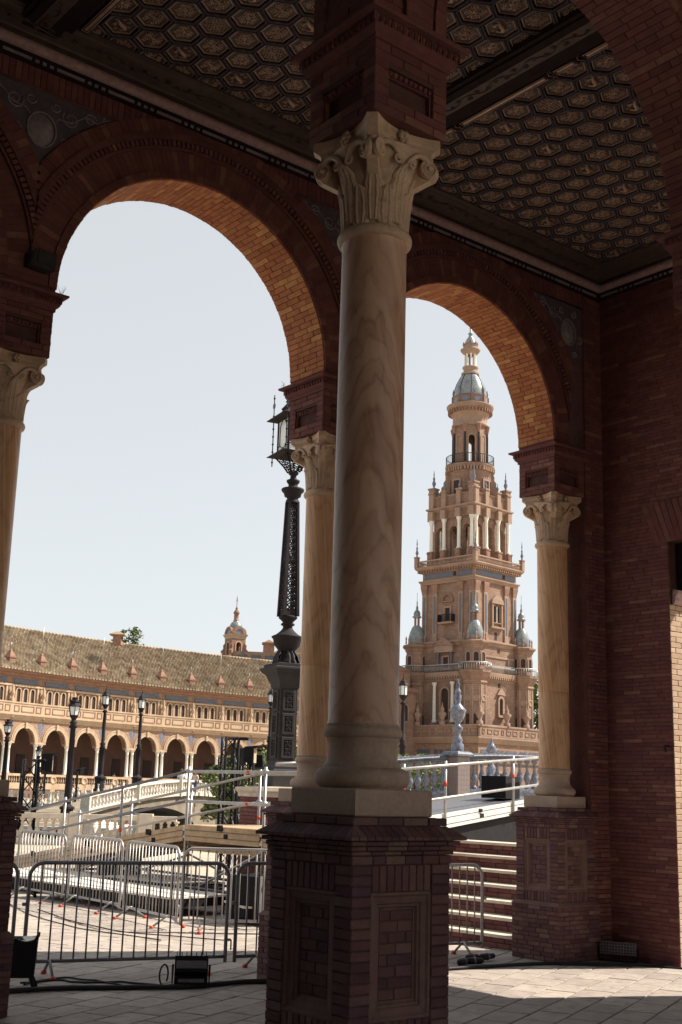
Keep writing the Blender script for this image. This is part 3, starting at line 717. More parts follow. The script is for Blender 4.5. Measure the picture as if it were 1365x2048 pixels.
# fan of flat-arch bricks over the doorway
for i in range(34):
    u0 = 4.57-JY1-.17+i*(JY1-JY0+.47)/34; mid = 4.57-(JY1+JY0)/2; sl = (u0-mid)*.16
    b = MB(); a0, a1 = u0+.002, u0+(JY1-JY0+.47)/34-.002
    b.loft([[(a0, 0, LZ+.003), (a1, 0, LZ+.003), (a1, .03, LZ+.003), (a0, .03, LZ+.003)], [(a0+sl, 0, LZ+.497), (a1+sl, 0, LZ+.497), (a1+sl, .03, LZ+.497), (a0+sl, .03, LZ+.497)]])
    obj('fan_brick', b, M_BR, END, Fe)
# lit jamb (faces the camera side), brick by brick, with an impost moulding and a dark transom above
Fj = face((XE+.004, JY1, 0), (0, -1, 0))
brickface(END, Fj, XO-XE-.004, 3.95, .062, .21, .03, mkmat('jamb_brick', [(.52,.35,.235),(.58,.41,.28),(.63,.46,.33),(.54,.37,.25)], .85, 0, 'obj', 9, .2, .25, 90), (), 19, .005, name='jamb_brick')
obj('jamb_impost', MB().sweep([(0, 3.95), (.03, 3.955), (.05, 4.0), (.05, 4.03), (.085, 4.07), (.085, 4.11), (0, 4.13)], [(XE+.05, JY1), (XO, JY1)]), M_PINK, END)
obj('transom', MB().box(XE+.16, XE+.22, JY0, JY1-.001, 4.13, LZ+.02), M_CEILD, END)
obj('outer_lintel', MB().box(XO-.12, XO-.002, JY0, JY1, LO, LZ+.01), M_WALL, END)
obj('iron_hook', MB().tube([(XE-.005, 3.70, 2.35), (XE-.05, 3.70, 2.35), (XE-.07, 3.69, 2.33), (XE-.07, 3.68, 2.28)], .014, 6), M_IRON, END)
obj('near_jamb', MB().box(XE+.002, XO, JY0-.05, JY0, 0, LZ), M_WALL, END)

# unseen rest of the hall: arcade added for fill light, closed far end
BK = thing('fill_light_arcade', 'unseen brick piers added behind the viewer to let in fill light', 'arcade')
YK = -7.6
obj('upper_wall', MB().box(-14, XO, YK-.5, YK, 6.6, ZT), M_WALL, BK)
for i in (1, 2): obj('pier', MB().box(i*S-.5, i*S+.5, YK-.5, YK, 0, 6.61), M_WALL, BK)
obj('pier', MB().box(-.5, .5, YK-.5, YK, 0, 6.61), M_WALL, BK)
obj('blind_wall', MB().box(-14, -3.1, YK-.49, YK-.01, 0, 6.61), M_WALL, BK)
tag(obj('far_end_wall', MB().box(-14.4, -14, YK-.5, 5.1, 0, ZT), M_WALL), 'brick wall closing the far left end of the hall', 'wall')
obj('left_light_block', MB().box(-14, -S-.3, YF+.01, YB-.01, 0, ZT-.01), M_WALL, OUT)  # unseen wall added to shut out light from the left bays

# ------------------------------------------------------------------ coffered ceiling
CEI = link('ceiling', None); tag(CEI, kind='structure')
ZC = 8.20
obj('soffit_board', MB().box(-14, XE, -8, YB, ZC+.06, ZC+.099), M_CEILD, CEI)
obj('roof_slab', MB().box(-14.4, XO+.3, -8.2, YB+.3, ZC+.10, 9.6), M_WALL, CEI)
PX, PY = .31, .2725
AX = PX/2; VY = PY*2/3       # hexagon: flats towards +-x, points towards +-y
def hexp(k, dz): return [(k*AX*sx, k*VY*sy, dz) for sx, sy in ((0,-1),(1,-.5),(1,.5),(0,1),(-1,.5),(-1,-.5))]
fm = MB(); fm.loft([hexp(1.0, 0), hexp(.955, 0), hexp(.945, .004), hexp(.885, .022), hexp(.875, .040), hexp(.80, .041)], cap=False)
coff = fm.mesh('coffer', M_CEILD)
bead = MB()
hp = hexp(.915, 0)
for a, b in zip(hp, hp[1:]+hp[:1]):
    for i in range(9):
        q = (i+.5)/9; bead.lathe([(0, -.008), (.0075, -.003), (.0075, .004)], 5, T(a[0]+(b[0]-a[0])*q, a[1]+(b[1]-a[1])*q, .006) @ Matrix.Scale(1.5, 4))
beadm = bead.mesh('bead_moulding', M_BEADC)
def motif(k):
    m = MB(); m.loft([hexp(.79, .041), hexp(.785, .018), hexp(.735, .016), hexp(.725, .030), hexp(.71, .032)], cap=False)
    m.add([(0, 0, .05)]*0, [])
    z = .026; R = random.Random(k); n0 = len(m.v)
    def sp(cx, cy, r, tn, sg, ph, tr=.0048):
        n = int(tn*10); m.tube([(cx+r*(1-.8*i/n)*math.cos(ph+sg*i/n*tn*2*PI), cy+r*(1-.8*i/n)*math.sin(ph+sg*i/n*tn*2*PI), z) for i in range(n+1)], tr, 4)
    if k == 0:        # cross of scrolls
        for sx in (-1, 1):
            for sy in (-1, 1):
                sp(.038*sx, .048*sy, .026, 1.5, sx*sy, .5+sx); m.tube([(0, 0, z), (.02*sx, .02*sy, z-.003), (.055*sx, .012*sy, z), (.07*sx, .03*sy, z)], .005, 4)
        m.tube([(0, -.085, z), (0, .085, z)], .005, 4); m.tube([(-.075, 0, z), (.075, 0, z)], .005, 4); m.lathe([(0, -.02), (.016, -.008), (.018, .004)], 8, T(0, 0, z+.004))
    elif k == 1:      # curling beast
        m.tube([(-.055, -.045, z), (-.03, -.02, z-.006), (0, -.01, z-.012), (.028, .0, z-.012), (.045, .025, z-.008), (.035, .05, z-.004), (.01, .055, z)], [.006, .013, .019, .019, .014, .009, .004], 8)
        m.tube([(-.03, -.02, z), (-.05, .005, z-.006), (-.04, .03, z-.006), (-.02, .028, z)], [.008, .010, .009, .004], 6)
        for i in range(7): sp(.055*math.cos(i*.9), .07*math.sin(i*.9), .016, 1.2, 1 if i % 2 else -1, i, .0035)
    elif k == 2:      # four leaves and roundels
        for i in range(6):
            a = i*PI/3+PI/6; sp(.05*math.cos(a), .058*math.sin(a), .024, 1.4, 1 if i % 2 else -1, a)
            m.tube([(0, 0, z), (.035*math.cos(a+.5), .035*math.sin(a+.5), z-.003), (.072*math.cos(a+.5), .08*math.sin(a+.5), z)], .0045, 4)
        m.lathe([(0, -.016), (.02, -.006), (.022, .004)], 8, T(0, 0, z+.004))
    else:             # studded trellis
        for i in range(-3, 4):
            for j in range(-3, 4):
                x, y = i*.025, j*.028
                if abs(x) < .08 and abs(y)+abs(x)*.55 < .10: m.lathe([(0, -.009), (.008, -.003), (.009, .004)], 6, T(x+(.012 if j % 2 else 0), y, z+.004))
        for i in range(6): a = i*PI/3; m.tube([(0, 0, z), (.075*math.sin(a), .085*math.cos(a), z)], .004, 4)
    m.v = m.v[:n0]+[(x*1.15, y*1.15, zz) for x, y, zz in m.v[n0:]]
    rg = MB(); nf = 30; rg.v = m.v; rg.f = [f for f in m.f if len(f) != 6]; rg.smooth = [s for f, s in zip(m.f, m.smooth) if len(f) != 6]
    return rg.mesh('coffer_relief', M_CEILP)
mot = [motif(k) for k in range(4)]
cpan = MB().add(hexp(.73, .0305), [(0,1,2,3,4,5)]).mesh('coffer_panel', M_CEILG)
pan = []
for j in range(-7, 9):
    y = 1.985+j*PY
    if y > 4.4 or y < .1: continue
    for i in range(-30, 30):
        x = .818+.31*i+(.155 if (j % 2) else 0)
        bx = x % S
        if not (-.02 < x < 7.6) or (x < 6.8 and not (.06 < bx < 3.32)): continue
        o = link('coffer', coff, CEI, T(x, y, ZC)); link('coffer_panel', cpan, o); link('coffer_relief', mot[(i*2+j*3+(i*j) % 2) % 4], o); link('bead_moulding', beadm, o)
# plain lattice over the rest, borders, beams
def strip(x0, x1, y0, y1, z0, z1, mt, nm): return obj(nm, MB().box(x0, x1, y0, y1, z0, z1), mt, CEI)
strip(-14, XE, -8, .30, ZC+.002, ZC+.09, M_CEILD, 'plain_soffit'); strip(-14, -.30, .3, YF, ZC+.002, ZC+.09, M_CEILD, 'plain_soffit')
def relief_band(x0, x1, y0, y1, z, n, along):
    J = MB(); R = random.Random(int(x0*100+y0*10))
    L = (y1-y0) if along == 'y' else (x1-x0); wd = (x1-x0) if along == 'y' else (y1-y0)
    P = [(L*i/120, wd/2+wd*.26*math.sin(i*.52), 0) for i in range(121)]
    def pl(a, b): return (x0+b, y0+a, z) if along == 'y' else (x0+a, y0+b, z)
    J.tube([pl(a, b) for a, b, c in P], wd*.05, 4)
    for i in range(n):
        c = L*(i+.5)/n; sg = 1 if i % 2 else -1
        J.tube([pl(c+wd*.22*(1-.8*k/12)*math.cos(k*.8)*1.0, wd/2+sg*wd*.10+wd*.22*(1-.8*k/12)*math.sin(k*.8)*sg) for k in range(13)], wd*.045, 4)
    obj('relief_band', J, M_CEILB, CEI)
for k, xb in enumerate((0.0, S, 2*S)):
    if k == 2: continue
    x0 = xb-.36; 
    strip(x0, xb-.02, .28, YF, ZC-.055, ZC+.05, M_CEILD, 'beam')
    strip(x0-.05, x0+.0, .28, YF-.3, ZC-.035, ZC+.05, M_CEILD, 'beam_edge')
    strip(xb-.02, xb+.06, .28, YF-.25, ZC-.03, ZC+.05, M_CEILD, 'beam_edge')
    strip(x0+.08, x0+.22, .28, YF-.3, ZC-.061, ZC-.05, M_CEILB, 'beam_panel'); relief_band(x0+.08, x0+.22, .3, YF-.3, ZC-.064, 34, 'y')
    # notched, gilded border frames on the next bay's edge
    yy = .35
    seg = [(1.2, .085), (.34, .06)]; q = 0
    while yy < YF-.4:
        L_, wd = seg[q % 2]; q += 1; y1 = min(yy+L_, YF-.36); xa = xb+.085; xc_ = xa+.045
        strip(xa, xc_+.04, yy, y1-.05, ZC-.022, ZC+.04, M_CEILD, 'border_board')
        J = MB(); e = .012
        J.tube([(xa+e, yy+.03, ZC-.024), (xc_+.04-e, yy+.03, ZC-.024), (xc_+.04-e, y1-.08, ZC-.024), (xa+e, y1-.08, ZC-.024)], .005, 4, closed=True)
        J.tube([(xa-.01, yy-.03, ZC-.02), (xa+.03, yy-.012, ZC-.026), (xc_+.05, yy-.035, ZC-.02)], .005, 4)
        obj('gilt_line', J, M_CEILP, CEI)
        strip(xa+.028, xc_+.012, yy+.05, y1-.10, ZC-.026, ZC-.018, M_CEILP, 'carved_slip'); yy = y1
# cornice round the room: dentil strip, pink torus, relief cove
path = [(-S-.4, YF), (XE, YF), (XE, .3)]
def sweepc(prof, mt, nm): return obj(nm, MB().sweep(prof, path), mt, CEI)
sweepc([(0, 7.925), (.055, 7.93), (.06, 7.985), (.10, 7.99), (.0, 7.992)], M_CEILD, 'dentil_bed')
sweepc([(.09, 7.990)]+[(.10+.055*math.sin(a), 8.045-.052*math.cos(a)) for a in [i*PI/10 for i in range(11)]]+[(0, 8.097)], M_PINK, 'pink_torus')
sweepc([(0, 8.09), (.10, 8.098), (.115, 8.115), (.155, 8.12), (.165, 8.135), (.36, 8.175), (.37, 8.19), (.42, 8.194), (.42, 8.25), (0, 8.25)], M_CEILB, 'cove')
J = MB(); J2 = MB()
def dash(mb, p, L, z0, z1, dirx):
    x, y = p
    if dirx: mb.box(x, x+L, YF-.066, YF-.05, z0, z1)
    else: mb.box(XE-.066, XE-.05, y-L, y, z0, z1)
x = -S; seq = [.27, .035, .035, .035]
while x < XE-.1:
    for L in seq:
        if x+L < XE-.06: dash(J, (x, 0), L, 7.945, 7.972, True)
        x += L+.035
y = YF-.1
while y > .6:
    for L in seq: dash(J, (0, y), L, 7.945, 7.972, False); y -= L+.035
obj('dentils', J, M_BEAD, CEI)
relief_band(-S, XE-.4, YF-.345, YF-.20, 8.146, 90, 'x')
# ------------------------------------------------------------------ steps outside, right
ST = thing('stone_steps', 'brick steps with sunlit pale treads behind the right pedestal', 'steps')
for k in range(7):
    x0 = 7.10+.30*k; z1 = .160*(k+1)
    obj('tread', MB().loft([[(x0-.03, 5.2, z1-.035), (x0+.33, 5.2, z1-.035), (x0+.13, 9.6, z1-.035), (x0-.23-.02, 9.6, z1-.035)], [(x0-.03, 5.2, z1), (x0+.33, 5.2, z1), (x0+.13, 9.6, z1), (x0-.25, 9.6, z1)]]), M_PALE, ST)
    g = link('riser', None, ST)
    J = MB(); L = 4.4
    Fm = frame(Vector((x0-.2, 9.6, z1-.160)), Vector((.2, -4.4, 0)).normalized(), Vector((1, .045, 0)).normalized(), Vector((0, 0, 1)))
    brickface(None, Fm, L, .125, .0625, .2, .34, None, (), 200+k, .005, J, cap=0)
    tag(obj('riser_bricks', J, M_BRI, g), kind='stuff')
obj('flank', MB().box(9.2, 9.5, 5.2, 9.6, -.02, 1.085), M_PALE, ST)

# ------------------------------------------------------------------ crowd barriers
def barrier(p0, p1, h, label, mat, sp=.115, foot=.22, group='steel crowd barriers'):
    a, b = Vector((*p0, 0)), Vector((*p1, 0)); L = (b-a).length; u = (b-a)/L; n = u.cross(Vector((0, 0, 1)))
    t = thing('crowd_barrier', label, 'barrier', frame(a, u, -n, Vector((0, 0, 1))), group)
    zb, r, c = .14, .019, .13
    pts = [(0, 0, zb-.05), (0, 0, zb), (0, 0, h-c)]+[(c-c*math.cos(q), 0, h-c+c*math.sin(q)) for q in [i*PI/12 for i in range(1, 7)]]
    pts += [(L-p[0], 0, p[2]) for p in reversed(pts)]
    obj('frame', MB().tube(pts, r, 8), mat, t)
    obj('bottom_rail', MB().tube([(0, 0, zb), (L, 0, zb)], r*.9, 8), mat, t)
    bar = MB().tube([(0, 0, zb), (0, 0, h-.015)], .0085, 6).mesh('bar', mat)
    k = int((L-.1)/sp)
    for i in range(1, k+1): link('bar', bar, t, T(L*i/(k+1), 0, 0))
    for x in (.24, L-.24):
        f = obj('foot', MB().tube([(x, -foot, .015), (x, -.01, zb+.01), (x, .01, zb+.01), (x, foot, .015)], .014, 6), mat, t)
        for s in (-1, 1): obj('foot_cap', MB().lathe([(.026, 0), (.03, .006), (.026, .028), (.012, .036)], 10, T(x, s*foot, .0)), M_RED, f)
    obj('hook', MB().tube([(L, 0, .30), (L+.045, 0, .30), (L+.055, 0, .29), (L+.055, 0, .20)], .008, 6), mat, t)
    obj('hook_plate', MB().box(-.05, .0, -.012, .012, h*.62, h*.62+.03), mat, t)
    return t
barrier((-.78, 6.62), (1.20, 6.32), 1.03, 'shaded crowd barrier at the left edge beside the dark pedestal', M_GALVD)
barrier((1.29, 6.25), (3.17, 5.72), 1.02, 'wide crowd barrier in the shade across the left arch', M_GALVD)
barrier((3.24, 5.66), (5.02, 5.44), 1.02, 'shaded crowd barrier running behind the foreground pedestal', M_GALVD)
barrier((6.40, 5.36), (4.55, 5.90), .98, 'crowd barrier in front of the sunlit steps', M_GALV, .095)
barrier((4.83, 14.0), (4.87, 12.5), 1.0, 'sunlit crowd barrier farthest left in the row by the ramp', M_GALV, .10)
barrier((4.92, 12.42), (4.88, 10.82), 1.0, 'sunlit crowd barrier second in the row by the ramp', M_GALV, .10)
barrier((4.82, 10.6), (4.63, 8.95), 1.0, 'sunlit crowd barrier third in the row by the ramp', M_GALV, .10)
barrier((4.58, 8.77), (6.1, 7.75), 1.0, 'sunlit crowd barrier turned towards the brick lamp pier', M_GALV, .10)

# ------------------------------------------------------------------ scaffold ramp
P1 = W(-2.3, 20.0); PX1, PY1 = P1.x, P1.y; SL = .136; WD = 1.4
RP = thing('scaffold_ramp', 'plywood access ramp with aluminium scaffold handrails behind the barriers', 'ramp', T(PX1, PY1, 0))
def zr(y): return 1.17-SL*max(0, y)
def post(x, y, bot, top):
    p = obj('post', MB().tube([(x, y, bot), (x, y, top)], .024, 8), M_GALV, RP)
    for zz in (top-.06, top-.52, top-.98):
        obj('rosette', MB().lathe([(.024, -.03), (.055, -.006), (.055, .006), (.024, .03)], 8, T(x, y, zz)), M_GALV, p)
    if y > 1 or x > .5: obj('red_marker', MB().lathe([(.026, -.03), (.027, -.03), (.027, .03), (.026, .03)], 8, T(x, y, top-.78)), M_RED, p)
for y in (-4.14, -2.07, 0, 2.07, 4.14, 6.2):
    for x in (0, WD):
        if x == WD and y < -3: continue
        post(x, y, 0, zr(y)+.90)
for x in (0, WD):
    for dz in (.82, .36):
        o = obj('handrail', MB().tube([(x-.03, -4.2 if x == 0 else -2.07, 1.17+dz), (x-.03, 0, 1.17+dz)], .024, 8), M_GALV, RP)
        for yy in (-1.65, -3.6):
            if x == 0: obj('red_marker', MB().tube([(x-.03, yy, 1.17+dz), (x-.03, yy-.06, 1.17+dz)], .027, 8), M_RED, o)
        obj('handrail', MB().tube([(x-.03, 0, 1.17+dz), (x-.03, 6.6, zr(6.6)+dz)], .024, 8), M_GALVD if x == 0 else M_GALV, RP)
for y in (-4.14, -2.07, 0, 2.07, 4.14): obj('ledger', MB().tube([(0, y, zr(y)-.22), (WD, y, zr(y)-.22)], .024, 6), M_GALV, RP)
for y0, y1 in ((-4.1, -2.12), (-2.03, -.04), (.04, 2.03), (2.11, 4.1), (4.18, 6.2)):
    z0, z1 = zr(y0), zr(y1)
    for x in (-.035, WD-.01):
        s = MB(); s.loft([[(x, y0, z0-.24), (x+.045, y0, z0-.24), (x+.045, y0, z0), (x, y0, z0)], [(x, y1, z1-.24), (x+.045, y1, z1-.24), (x+.045, y1, z1), (x, y1, z1)]])
        sd_ = obj('side_board', s, M_WOOD, RP)
        for q in (.075, .165): obj('batten', MB().loft([[(x-.012, y0, z0-q-.005), (x, y0, z0-q-.005), (x, y0, z0-q), (x-.012, y0, z0-q)], [(x-.012, y1, z1-q-.005), (x, y1, z1-q-.005), (x, y1, z1-q), (x-.012, y1, z1-q)]]), M_BARK, sd_)
        ym = (y0+y1)/2; zm = (z0+z1)/2
        if x < 0: obj('clamp', MB().box(x-.05, x-.004, ym-.05, ym+.05, zm-.06, zm+.03), M_BLACK, sd_); obj('stencil_mark', MB().box(x-.016, x-.003, ym-.18, ym-.09, zm-.17, zm-.10), M_BLACK, sd_)
    d = MB(); d.loft([[(.01, y0, z0-.03), (WD-.01, y0, z0-.03), (WD-.01, y0, z0+.004), (.01, y0, z0+.004)], [(.01, y1, z1-.03), (WD-.01, y1, z1-.03), (WD-.01, y1, z1+.004), (.01, y1, z1+.004)]])
    obj('deck_board', d, M_WOOD, RP)
    if y0 < 0: obj('underframe', MB().box(.05, WD-.05, y0+.05, y1-.05, .78, .86), M_WOOD, RP)

for i_, (y0, y1) in enumerate(((-2.07, 0), (0, 2.07), (2.07, 4.14))):
    for x in (.03, WD+.03): obj('diagonal_brace', MB().tube([(x, y0, .12), (x, y1, zr(y1)-.30)] if i_ % 2 else [(x, y1, .12), (x, y0, zr(y0)-.30)], .02, 6), M_GALV, RP)
for y in (-2.07, 0, 2.07, 4.14):
    for x in (0, WD): obj('base_jack', MB().box(x-.07, x+.07, y-.07, y+.07, .001, .012), M_GALVD, RP)
    obj('bottom_ledger', MB().tube([(0, y, .22), (WD, y, .22)], .022, 6), M_GALVD, RP)
for x in (0, WD): obj('bottom_rail', MB().tube([(x, -2.07, .24), (x, 4.14, .24)], .022, 6), M_GALVD, RP)
for i_, (x, y, w_, h_, lb) in enumerate(((6.05, 9.15, .55, .62, 'dark equipment case standing behind the turned barrier'), (6.75, 10.3, .5, .42, 'low dark equipment case under the ramp platform'), (7.0, 14.6, .6, .5, 'dark equipment case beside the far stage deck'))):
    fc = thing('equipment_case', lb, 'case', T(x, y, 0) @ RZ(.2+i_*.3), 'dark equipment cases')
    obj('body', MB().box(-w_/2, w_/2, -w_/2, w_/2, .06, h_), M_BLACK, fc)
    for sx in (-1, 1):
        for sy in (-1, 1): obj('corner_edge', MB().box(sx*w_/2-.012, sx*w_/2+.012, sy*w_/2-.012, sy*w_/2+.012, .05, h_+.01), M_GALV, fc); obj('castor', MB().lathe([(.028, -.012), (.03, 0), (.028, .012)], 8, T(sx*(w_/2-.06), sy*(w_/2-.06), .031) @ Matrix.Rotation(PI/2, 4, 'X')), M_RUB, fc)
    obj('latch', MB().box(-.05, .05, -w_/2-.012, -w_/2+.002, h_*.6, h_*.7), M_GALV, fc)
# right-hand ramp rising to the tiled bridge
A = W(1.10, 19.4); B = W(3.36, 23.7); u = (B-A); u.z = 0; LR = u.length; u.normalize(); nn = Vector((-u.y, u.x, 0))
R2p = thing('stage_ramp', 'pale aluminium ramp with steel rails in front of the tiled bridge', 'ramp', frame(A, u, nn, Vector((0, 0, 1))))
def zq(x): return 1.33+.062*x
d = MB(); d.loft([[(0, 0, zq(0)-.20), (0, 1.9, zq(0)-.20), (0, 1.9, zq(0)), (0, 0, zq(0))], [(LR+2, 0, zq(LR+2)-.20), (LR+2, 1.9, zq(LR+2)-.20), (LR+2, 1.9, zq(LR+2)), (LR+2, 0, zq(LR+2))]])
obj('deck', d, M_GALVD, R2p)
e = MB(); e.loft([[(-.01, -.05, zq(0)-.22), (-.01, -.004, zq(0)-.22), (-.01, -.004, zq(0)+.02), (-.01, -.05, zq(0)+.02)], [(LR+2, -.05, zq(LR+2)-.22), (LR+2, -.004, zq(LR+2)-.22), (LR+2, -.004, zq(LR+2)+.02), (LR+2, -.05, zq(LR+2)+.02)]])
M_ALU = mkmat('aluminium_edge', [(.60,.60,.58),(.68,.68,.66)], .45, .2, None, 5, .2, .05, 40)
ed = obj('edge_beam', e, M_ALU, R2p)
for dz in (-.16, -.05): obj('groove', MB().loft([[(0, -.056, zq(0)+dz), (0, -.0505, zq(0)+dz), (0, -.0505, zq(0)+dz+.006), (0, -.056, zq(0)+dz+.006)], [(LR+2, -.056, zq(LR+2)+dz), (LR+2, -.0505, zq(LR+2)+dz), (LR+2, -.0505, zq(LR+2)+dz+.006), (LR+2, -.056, zq(LR+2)+dz+.006)]]), M_BLACK, ed)
obj('clamp', MB().box(3.05, 3.17, -.075, -.052, zq(3.1)-.06, zq(3.1)+.0), M_BLACK, ed); obj('stencil_mark', MB().box(3.1, 3.28, -.060, -.0515, zq(3.1)-.15, zq(3.1)-.08), M_BLACK, ed)
for x in (-.2, 1.45, 4.75, 6.8):
    p = obj('post', MB().tube([(x, -.08, zq(x)-.2), (x, -.08, zq(x)+.87)], .025, 8), M_GALV, R2p)
    for zz in (.80, .28): obj('rosette', MB().lathe([(.024, -.03), (.055, -.006), (.055, .006), (.024, .03)], 8, T(x, -.08, zq(x)+zz)), M_GALV, p)
    obj('red_marker', MB().lathe([(.026, -.04), (.0275, -.04), (.0275, .04), (.026, .04)], 8, T(x, -.08, zq(x)+.50)), M_RED, p)
for dz in (.80, .28): obj('handrail', MB().tube([(-.6, -.12, zq(-.6)+dz), (LR+2, -.12, zq(LR+2)+dz)], .025, 8), M_GALV, R2p)
obj('underdeck_shade', MB().loft([[(.05, .06, 0), (.05, 1.85, 0), (.05, 1.85, zq(.05)-.202), (.05, .06, zq(.05)-.202)], [(LR+1.9, .06, 0), (LR+1.9, 1.85, 0), (LR+1.9, 1.85, zq(LR+1.9)-.202), (LR+1.9, .06, zq(LR+1.9)-.202)]]), M_BLACK, R2p)  # black fill standing in for the shadow beneath the deck
obj('far_handrail', MB().tube([(-.6, 1.95, zq(-.6)+.85), (2.2, 1.95, zq(2.2)+.85)], .025, 8), M_GALV, R2p)
for i, x in enumerate((5.25,)): obj('case', MB().box(0, .8, 0, .5, 0, .42), M_BLACK, R2p, T(x, .25, zq(x+.8)+.002))

# low white stage decks beyond the barriers
for i, (x, y, a, lx, ly, lb) in enumerate(((5.3, 10.2, .10, 1.1, 3.6, 'long low white stage deck lying behind the third barrier'), (5.25, 14.2, .02, 1.5, 2.4, 'low white stage deck farthest left beyond the barriers'), (6.75, 12.3, .12, 1.0, 1.9, 'low white stage deck under the ramp'), (5.7, 9.0, -.3, .9, .9, 'small white stage panel beside the brick lamp pier'))):
    t = thing('stage_deck', lb, 'stage deck', T(x, y, 0) @ RZ(a), 'low white stage decks')
    hh = .27-.03*(i % 2)
    obj('top', MB().box(0, lx, 0, ly, hh-.025, hh), M_WHITE, t); obj('edge', MB().box(.012, lx-.012, .012, ly-.012, hh-.14, hh-.026), M_BLACK, t)
    for px in (.08, lx-.08):
        for py in (.08, ly-.08): obj('leg', MB().tube([(px, py, 0), (px, py, hh-.14)], .024, 6), M_BLACK, t)

# ------------------------------------------------------------------ floodlights, bin, cables on the hall floor
def flood(M, w_, label, tilt):
    t = thing('floodlight', label, 'floodlight', M)
    hd = MB(); hd.loft([[(-w_/2, -.09, -.02), (w_/2, -.09, -.02), (w_/2, .13, .02), (-w_/2, .13, .02)], [(-w_/2, -.13, .14), (w_/2, -.13, .14), (w_/2, .06, .20), (-w_/2, .06, .20)]])
    h = obj('housing', hd, M_BLACK, t, T(0, 0, .15) @ Matrix.Rotation(tilt, 4, 'X'))
    for i in range(7): obj('cooling_fin', MB().box(-w_/2+.02+i*(w_-.04)/6-.004, -w_/2+.02+i*(w_-.04)/6+.004, -.06, .05, .165, .212), M_BLACK, h)
    obj('lens', MB().box(-w_/2+.015, w_/2-.015, -.118, -.100, .01, .12), M_GALVD, h)
    obj('yoke', MB().tube([(-w_/2-.02, 0, .24), (-w_/2-.02, 0, .01), (w_/2+.02, 0, .01), (w_/2+.02, 0, .24)], .013, 6), M_BLACK, t)
    obj('base_box', MB().box(-w_/2, w_/2, -.10, .12, .02, .12), M_BLACK, t); obj('base_panel', MB().box(-w_/2+.04, w_/2-.04, -.108, -.101, .07, .105), M_GALVD, t)
    return t
flood(T(2.34, 5.04, 0) @ RZ(-.55) @ Matrix.Scale(.82, 4), .36, 'black floodlight with tilted ribbed head on the shaded paving', -.5)
lt = thing('led_panel_light', 'flat grey led flood panel at the foot of the dark wall', 'floodlight', T(7.44, 4.28, 0) @ RZ(-1.15))
obj('panel', MB().box(-.20, .20, -.03, .03, .08, .21), M_GALVD, lt)
for i in range(12):
    for j in range(4): obj('lens', MB().lathe([(.012, 0), (.012, .004), (0, .007)], 6, T(-.18+i*.0327, -.031, .1+j*.031) @ Matrix.Rotation(PI/2, 4, 'X')), M_IRONG, lt)
obj('bracket', MB().tube([(-.215, 0, .15), (-.215, 0, .012), (.215, 0, .012), (.215, 0, .15)], .011, 6), M_BLACK, lt)
bt = thing('light_case', 'black open-topped light case with white sheet at the left edge', 'case', T(1.00, 5.72, 0) @ RZ(-.5))
obj('case_body', MB().loft([[(-.13, -.11, .10), (.13, -.11, .10), (.13, .11, .10), (-.13, .11, .10)], [(-.145, -.125, .40), (.145, -.125, .40), (.145, .125, .42), (-.145, .125, .42)]], cap=True), M_BLACK, bt)
obj('sheet', MB().grid(lambda a, b: (-.13+.26*a, -.11+.2*b, .415+.012*math.sin(7*a+3*b)), 8, 4), M_WHITE, bt)
for x, y in ((-.1, -.09), (.1, -.09), (.1, .09), (-.1, .09)): obj('leg', MB().tube([(x, y, .12), (x*1.5, y*1.5, .0)], .018, 6), M_BLACK, bt)
obj('handle', MB().tube([(.12, -.1, .41), (.15, -.12, .45), (.15, .0, .46), (.13, .06, .42)], .012, 6), M_BLACK, bt)
R = random.Random(12)
def cable(pts, r, label, wob=.04, z=.0):
    P = [Vector((*p, 0)) for p in pts]; out = []
    for i in range(len(P)-1):
        for k in range(8):
            q = P[i].lerp(P[i+1], k/8); out.append((q.x+R.uniform(-wob, wob)*.4, q.y+R.uniform(-wob, wob)*.4, r+z+.002))
    out.append((*P[-1][:2], r+z+.002))
    sm2 = [out[0]]+[tuple((out[i-1][k]+2*out[i][k]+out[i+1][k])/4 for k in range(3)) for i in range(1, len(out)-1)]+[out[-1]]
    o = obj('cable', MB().tube(sm2, r, 6), M_RUB); tag(o, label, 'cable', 'black cables on the paving'); return o
cable([(.4, 5.55), (1.3, 5.42), (2.2, 4.98), (2.9, 4.96), (3.6, 4.7)], .022, 'thick black cable bundle running along the foot of the left arch', .03)
cable([(.5, 5.62), (1.2, 5.50), (2.15, 5.12), (2.8, 5.02), (3.5, 4.78)], .014, 'thin black cable beside the bundle under the left arch', .06)
cable([(1.12, 5.85), (1.45, 5.95), (1.6, 5.7), (1.95, 5.55), (2.2, 5.15)], .009, 'loose black lead curling from the case to the floodlight', .10)
cable([(1.15, 5.9), (1.6, 6.05), (1.75, 5.8), (1.85, 5.35), (2.15, 5.1)], .008, 'second loose black lead between case and floodlight', .10)
cable([(4.3, 4.5), (5.2, 4.70), (6.0, 4.60), (6.5, 4.5), (7.2, 4.05), (7.6, 3.7)], .018, 'black cable lying along the foot of the right pedestal', .04)
cable([(6.6, 4.4), (7.0, 4.1), (7.4, 3.9), (7.62, 3.5)], .010, 'thin cable trailing to the sunlit doorway', .06)
cable([(4.2, 11.9), (3.9, 10.2), (3.9, 9.0), (4.6, 7.7)], .006, 'thin cable across the sunlit paving below the barriers', .05)
cable([(4.3, 13.2), (3.75, 11.2), (3.6, 9.6), (3.9, 8.1)], .006, 'second thin cable across the sunlit paving', .05)
lp = obj('cable_loop', MB().tube([(2.13+.07*math.cos(a)*.9, 5.16+.03*math.cos(a), .11+.085*math.sin(a)) for a in [i*2*PI/20-.8 for i in range(17)]], .008, 6), M_RUB)
tag(lp, 'upright loop of black lead beside the floodlight', 'cable')
